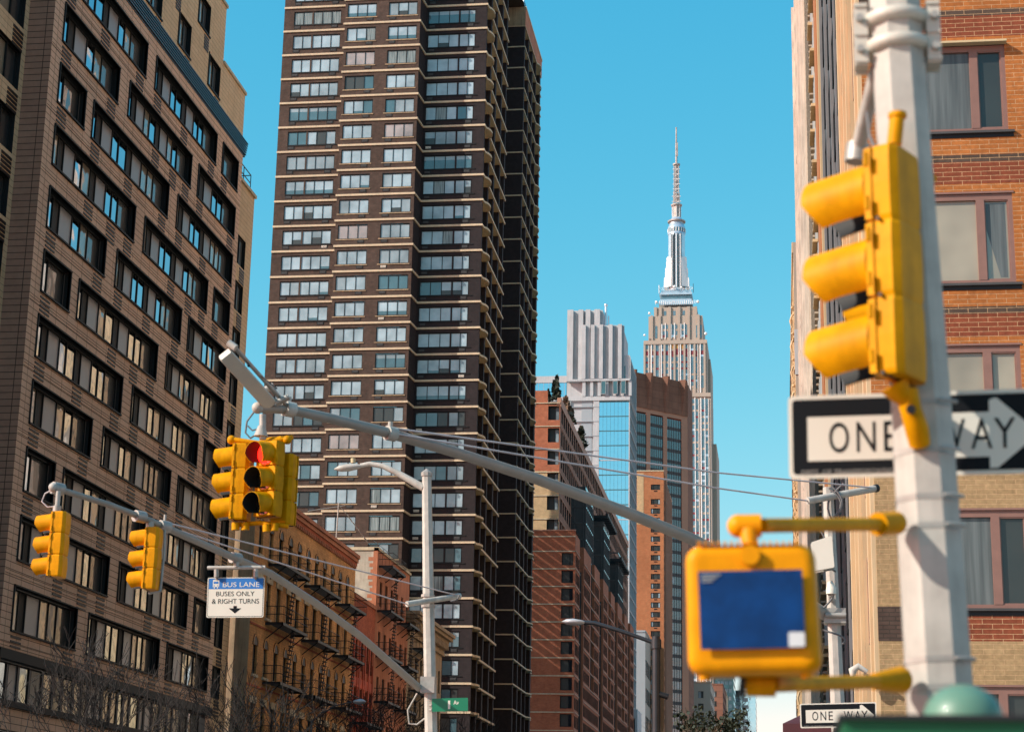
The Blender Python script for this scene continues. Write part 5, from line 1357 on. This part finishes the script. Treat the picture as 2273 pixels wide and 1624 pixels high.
for x,y,Y in ((866,962,27.05),(640,908,25.4)): mb=MB(); q=at(x,y,Y=Y); mb.tube([q-Vector((.04,.06,0)),q+Vector((.06,.06,0))],.115,'galv',10); mb.tube([q+Vector((0,0,.06)),q+Vector((0,0,.18))],.04,'galv',6); mb.build('collar',b)
mb=MB(); q=at(1853,1368,Y=Y2); mb.box(q.x-.2,q.x+.2,Y2-.2,Y2+.16,q.z-.14,q.z+.14,'galvdark'); mb.tube([(q.x-.18,Y2-.22,q.z),(q.x+.2,Y2-.22,q.z)],.05,'galvdark',8)
mb.build('collar',b)
mb=MB(); c0,c1=at(1792,1111,Y=35.4),at(1946,1083,Y=36.3); mb.tube([c0,c1],.068,'galv',12); mb.tube([c1-(c1-c0).normalized()*.05,c1+(c1-c0).normalized()*.02],.078,'iron',10); mb.build('crossbar',b)
mb=MB(); mb.tube([at(872,950,Y=27),at(1585,1048,Y=32.8),c1],.016,'wire',5); mb.tube([at(876,962,Y=27),at(1585,1082,Y=33),c0],.016,'wire',5); mb.build('tie_rod',b)
mb=MB()
for k,(a,c,d) in enumerate((((1840,1085),(1850,1150),.3),((1845,1080),(1862,1140),.2),((1872,1075),(1848,1158),-.3),((1822,1180),(1850,1235),0),((1848,1200),(1855,1270),-.5),((1845,1290),(1828,1350),.2),((1828,1400),(1870,1430),.3))):
    A_,C_=at(*a,Y=35.8),at(*c,Y=35.8); mm=[A_.lerp(C_,j/6)+Vector((d*.6*math.sin(math.pi*j/6),-.1,0)) for j in range(7)]; mb=MB(); mb.tube(mm,.02,'cable',5); mb.build('cable',b)
b=thing('relay_box','white plastic box plate clipped high on the slim pole, partly behind the pedestrian signal','box',at(1828,1262,Y=35.5))
pl=Plate(at(1800,1205,Y=35.5),at(1846,1190,Y=35.5),at(1852,1260,Y=35.5),at(1808,1268,Y=35.5)); mb=MB(); pl.slab(mb,'signwhite',.1,.06,1); mb.build('cover',b)
mb=MB(); pl.slab(mb,'galv',.02,.06,1,-.12,-.03); mb.build('back_plate',b)
b=thing('camera_housing','small pale pointed device on the slim pole below the white box','camera',at(1846,1300,Y=35.7))
mb=MB(); mb.tube([at(1845,1318,Y=35.7),at(1845,1305,Y=35.7),at(1842,1290,Y=35.7)],[.1,.1,.04],'signwhite',10); mb.build('body',b); mb=MB(); mb.tube([at(1845,1318,Y=35.7),at(1845,1330,Y=35.85)],.06,'galv',8); mb.build('mount',b)
# cluster of three signals at the end of the upper arm
Yc=25
b=thing('signal_cluster','cluster of three yellow signals with a lit red light, hanging from the upper mast arm','traffic signal',at(560,1175,Y=Yc))
signal_head(b,at(524,1072,Y=Yc),183,.36,YEL)
signal_head(b,at(592,1062,Y=Yc-.1),244,.355,YEL,lit=0)
signal_head(b,at(634,1090,Y=Yc+.3),80,.335,YEL,visors=False)
mb=MB(); c_=at(575,975,Y=Yc)
mb.tube([at(514,975,Y=Yc),at(580,985,Y=Yc-.05),at(635,975,Y=Yc+.1)],.04,YEL,8); mb.tube([at(535,995,Y=Yc+.25),at(600,975,Y=Yc+.2),at(650,970,Y=Yc+.2)],.035,YEL,8)
for x in (514,638): mb.ball(at(x,976,Y=Yc),.065,YEL,10,6)
mb.build('upper_frame',b); mb=MB()
mb.tube([at(520,1165,Y=Yc),at(575,1160,Y=Yc),at(640,1168,Y=Yc)],.035,YEL,8)
for x,y in ((523,1168),(545,1168),(592,1172),(610,1170)): mb.tube([at(x,y-8,Y=Yc-.05),at(x,y+8,Y=Yc-.05)],.055,YEL,10)
mb.build('lower_frame',b)
mb=MB(); mb.tube([at(583,920,Y=Yc),at(583,975,Y=Yc)],.05,'galvdark',8); mb.tube([at(581,945,Y=Yc),at(579,968,Y=Yc)],[.05,.1],'galv',10); mb.build('hanger',b)
mb=MB(); mb.tube([at(563,915,Y=Yc),at(548,935,Y=Yc),at(545,960,Y=Yc),at(556,972,Y=Yc),at(575,960,Y=Yc)],.014,'cable',5); mb.build('cable',b); mb=MB(); mb.tube([at(550,945,Y=Yc),at(560,955,Y=Yc),at(578,950,Y=Yc)],.012,'cable',5); mb.build('cable',b)
# flat detector panel with its rod
b=thing('detector_panel','long pale flat panel slanting up from the end of the upper mast arm','antenna',at(600,900,Y=25.2))
a0,a1=at(499,786,Y=23.9),at(600,898,Y=25.1); d=(a1-a0).normalized(); sdv=d.cross(Vector((0,-1,0))).normalized(); nn=sdv.cross(d).normalized()
mb=MB(); rings=[]
for t in (0,.03,.97,1):
    k=.85 if t in (0,1) else 1; q=a0.lerp(a1,t); hw=(.1+.0*t)*k; hd=.055*k
    rings.append([q+sdv*x_*hw+nn*y_*hd for x_,y_ in ((-1,-.7),(-.9,-1),(.9,-1),(1,-.7),(1,.7),(.9,1),(-.9,1),(-1,.7))])
mb.loft(rings,'beigegrey',True,False); mb.build('panel',b)
mb=MB(); r0_,r1_=at(516,765,Y=23.9),at(650,915,Y=25.5); mb.tube([r0_,r1_],.03,'galvdark',10); mb.tube([r0_+Vector((-.06,0,.03)),r0_+Vector((.05,0,-.05))],.05,'galv',8)
for x,y in ((598,860),(622,890),(632,885)): q=at(x,y,Y=25.1); mb.tube([q-Vector((.06,0,.03)),q+Vector((.06,0,.03))],.05,'galvdark',8)
mb.tube([at(548,800,Y=24.4),at(580,835,Y=24.6),at(615,862,Y=25)],.01,'cable',4); mb.tube([at(550,806,Y=24.3),at(552,812,Y=24.2)],.02,'iron',5)
mb.build('rod',b)
# small dark bracket and a lamp on the brick wall corner
b=thing('wall_lamp','small grey curved wall lamp on the corner of the brick building','lamp',at(1918,1500,Y=44.8))
mb=MB(); mb.tube([at(1925,1490,Y=44.6),at(1905,1478,Y=44.6),at(1892,1488,Y=44.6),at(1893,1500,Y=44.6)],[.05,.08,.1,.06],'galv',10); mb.build('lamp_head',b); mb=MB(); mb.tube([at(1920,1495,Y=44.7),at(1928,1500,Y=45)],.04,'galvdark',8); mb.build('arm',b)

# distant cobra lamps
def far_lamp(lab,px,top,Y,path,lum0,lum1,m_='darkpole',r=.13):
    q=at(px,top,Y=Y); b=thing('street_lamp',lab,'street lamp',(q.x,Y,.14))
    mb=MB(); mb.tube([(q.x,Y,.14),q],[r*1.2,r],m_,8); mb.build('shaft',b)
    mb=MB(); mb.tube([at(x,y,Y=Y) for x,y in path],r*.5,m_,8); mb.build('lamp_arm',b)
    mb=MB(); lum(mb,at(*lum0,Y=Y),at(*lum1,Y=Y),'lamphead',.3,.11); mb.build('luminaire',b)
    return b
b=far_lamp('black street lamp with long arm reaching left in front of the brick complex',1456,1412,60,[(1450,1425),(1400,1407),(1360,1394),(1320,1382),(1290,1380)],(1298,1381),(1248,1379))
mb=MB(); q=at(1456,1425,Y=60); mb.tube([q-Vector((0,0,.2)),q+Vector((0,0,.1))],.17,'darkpole',8); mb.build('clamp',b)
mb=MB(); q=at(1462,1537,Y=60); mb.tube([q-Vector((.1,0,0)),q+Vector((.3,0,-.12))],.09,'iron',8); mb.build('floodlight',b)
far_lamp('grey street lamp low in front of the tenements, head pointing right',692,1597,75,[(692,1600),(715,1582),(745,1565),(780,1557)],(785,1557),(812,1556),'darkpole',.05)
# ------------------------------------------------------------------ trees
def grow(mb,rng,p,d,L,r,depth,m_,spread=.55,up_=.15,minr=.012,droop=0):
    n=3; pts=[p]; rs=[r]; q=p; dd=d
    for k in range(n):
        dd=(dd+Vector((rng.uniform(-1,1),rng.uniform(-1,1),rng.uniform(-1,1)))*.16+Vector((0,0,up_*.3))).normalized()
        q=q+dd*(L/n); pts.append(q); rs.append(max(r*(1-.45*(k+1)/n),minr))
    mb.tube(pts,rs,m_,5 if depth>3 else 3,False)
    if depth<=0: return
    k=rng.choice([2,3]) if depth>1 else 3
    for i in range(k):
        t=rng.uniform(.45,1) if i else 1; b0=pts[0].lerp(pts[-1],t) if t<1 else pts[-1]
        ax=Vector((rng.uniform(-1,1),rng.uniform(-1,1),rng.uniform(-.3,.6))).normalized()
        nd=(dd+ax*spread*rng.uniform(.7,1.4)).normalized()
        grow(mb,rng,b0,nd,L*rng.uniform(.66,.86),rs[-1]*rng.uniform(.7,.95),depth-1,m_,spread,up_,minr)
def bare_tree(lab,x,Y,top,seed,name='bare_tree',X=None,depth=5,m_='bark',grp='bare street trees',spread=.6):
    q=at(x,1500,Y=Y); rng=random.Random(seed); base=Vector((q.x if X is None else X,Y,0.14))
    b=thing(name,lab,'tree',base,grp)
    mb=MB(); mb.tube([base,base+Vector((.05,0,1.5)),base+Vector((0,.05,top*.32))],[.17,.13,.11],'bark',10); mb.build('trunk',b)
    mb=MB(); st=base+Vector((0,.05,top*.31)); L=top*.26
    for k in range(3):
        a=2*math.pi*k/4+rng.uniform(-.4,.4); d=Vector((math.cos(a)*.55,math.sin(a)*.55,1)).normalized()
        grow(mb,rng,st,d,L,.085,depth,m_,spread)
    # scale crown so its tips end at the wanted height
    zm=max(v[2] for v in mb.v); s_=(top-st.z)/(zm-st.z)
    mb.v=[(st.x+(v[0]-st.x)*s_,st.y+(v[1]-st.y)*s_,st.z+(v[2]-st.z)*s_) for v in mb.v]
    mb.build('crown',b); return b
zt=lambda y,Y: at(1000,y,Y=Y).z
bare_tree('bare dark tree at the bottom left corner, in front of the ribbon windows',105,52,8.1,11,depth=5)
bare_tree('bare dark tree with dense fine twigs, second from the left',262,54,8.3,23,depth=5)
bare_tree('bare spreading tree under the last windows of the brown block',430,56,7.7,37,depth=5)
bare_tree('bare thin tree in front of the tenement side wall, under the sign',585,58,8.1,41,depth=5)
bare_tree('bare dense dark tree below the terracotta tenement',800,95,11.0,53,depth=5)
bare_tree('bare dense dark tree just left of the lamp pole foot',895,100,11.0,59,depth=5)
bare_tree('bare dark tree behind the green street sign',1000,110,10.6,61,depth=5)
bare_tree('bare dark tree low between the tenements and the cobra lamp',700,85,9.6,67,depth=5)
# dark leafy tree with bare twigs further down the street
q=at(1580,1600,Y=180); base=Vector((q.x,180,.14)); rng=random.Random(5)
b=thing('street_tree','dark leafy tree with bare pinkish twigs, far down the street below the blue signal face','tree',base)
mb=MB(); mb.tube([base,base+Vector((0,0,6)),base+Vector((.2,0,9))],[.3,.22,.16],'bark',8); mb.build('trunk',b)
mb=MB(); 
for k in range(1400):
    a=rng.uniform(0,6.28); e=rng.uniform(-.4,1); rad=rng.random()**.4
    cl=math.sin(a*5+e*6)*.5
    c=base+Vector((math.cos(a)*3.0*rad*(1.1+.3*cl),math.sin(a)*3*rad,13.6+e*3.0*rad*(1+.25*cl)))
    s_=.22; d1=Vector((rng.uniform(-1,1),rng.uniform(-1,1),rng.uniform(-1,1))).normalized()*s_; d2=Vector((rng.uniform(-1,1),rng.uniform(-1,1),rng.uniform(-1,1))).normalized()*s_
    mb.face([c-d1,c-d2,c+d1,c+d2],'leafdark')
mb.build('crown',b)
bare_tree('bare pinkish brown tree tangled beside the dark leafy tree',1530,175,15.6,71,depth=6,m_='twig',grp=None)
bare_tree('bare pinkish brown tree to the right of the dark leafy tree',1630,185,16.4,73,depth=6,m_='twig',grp=None)
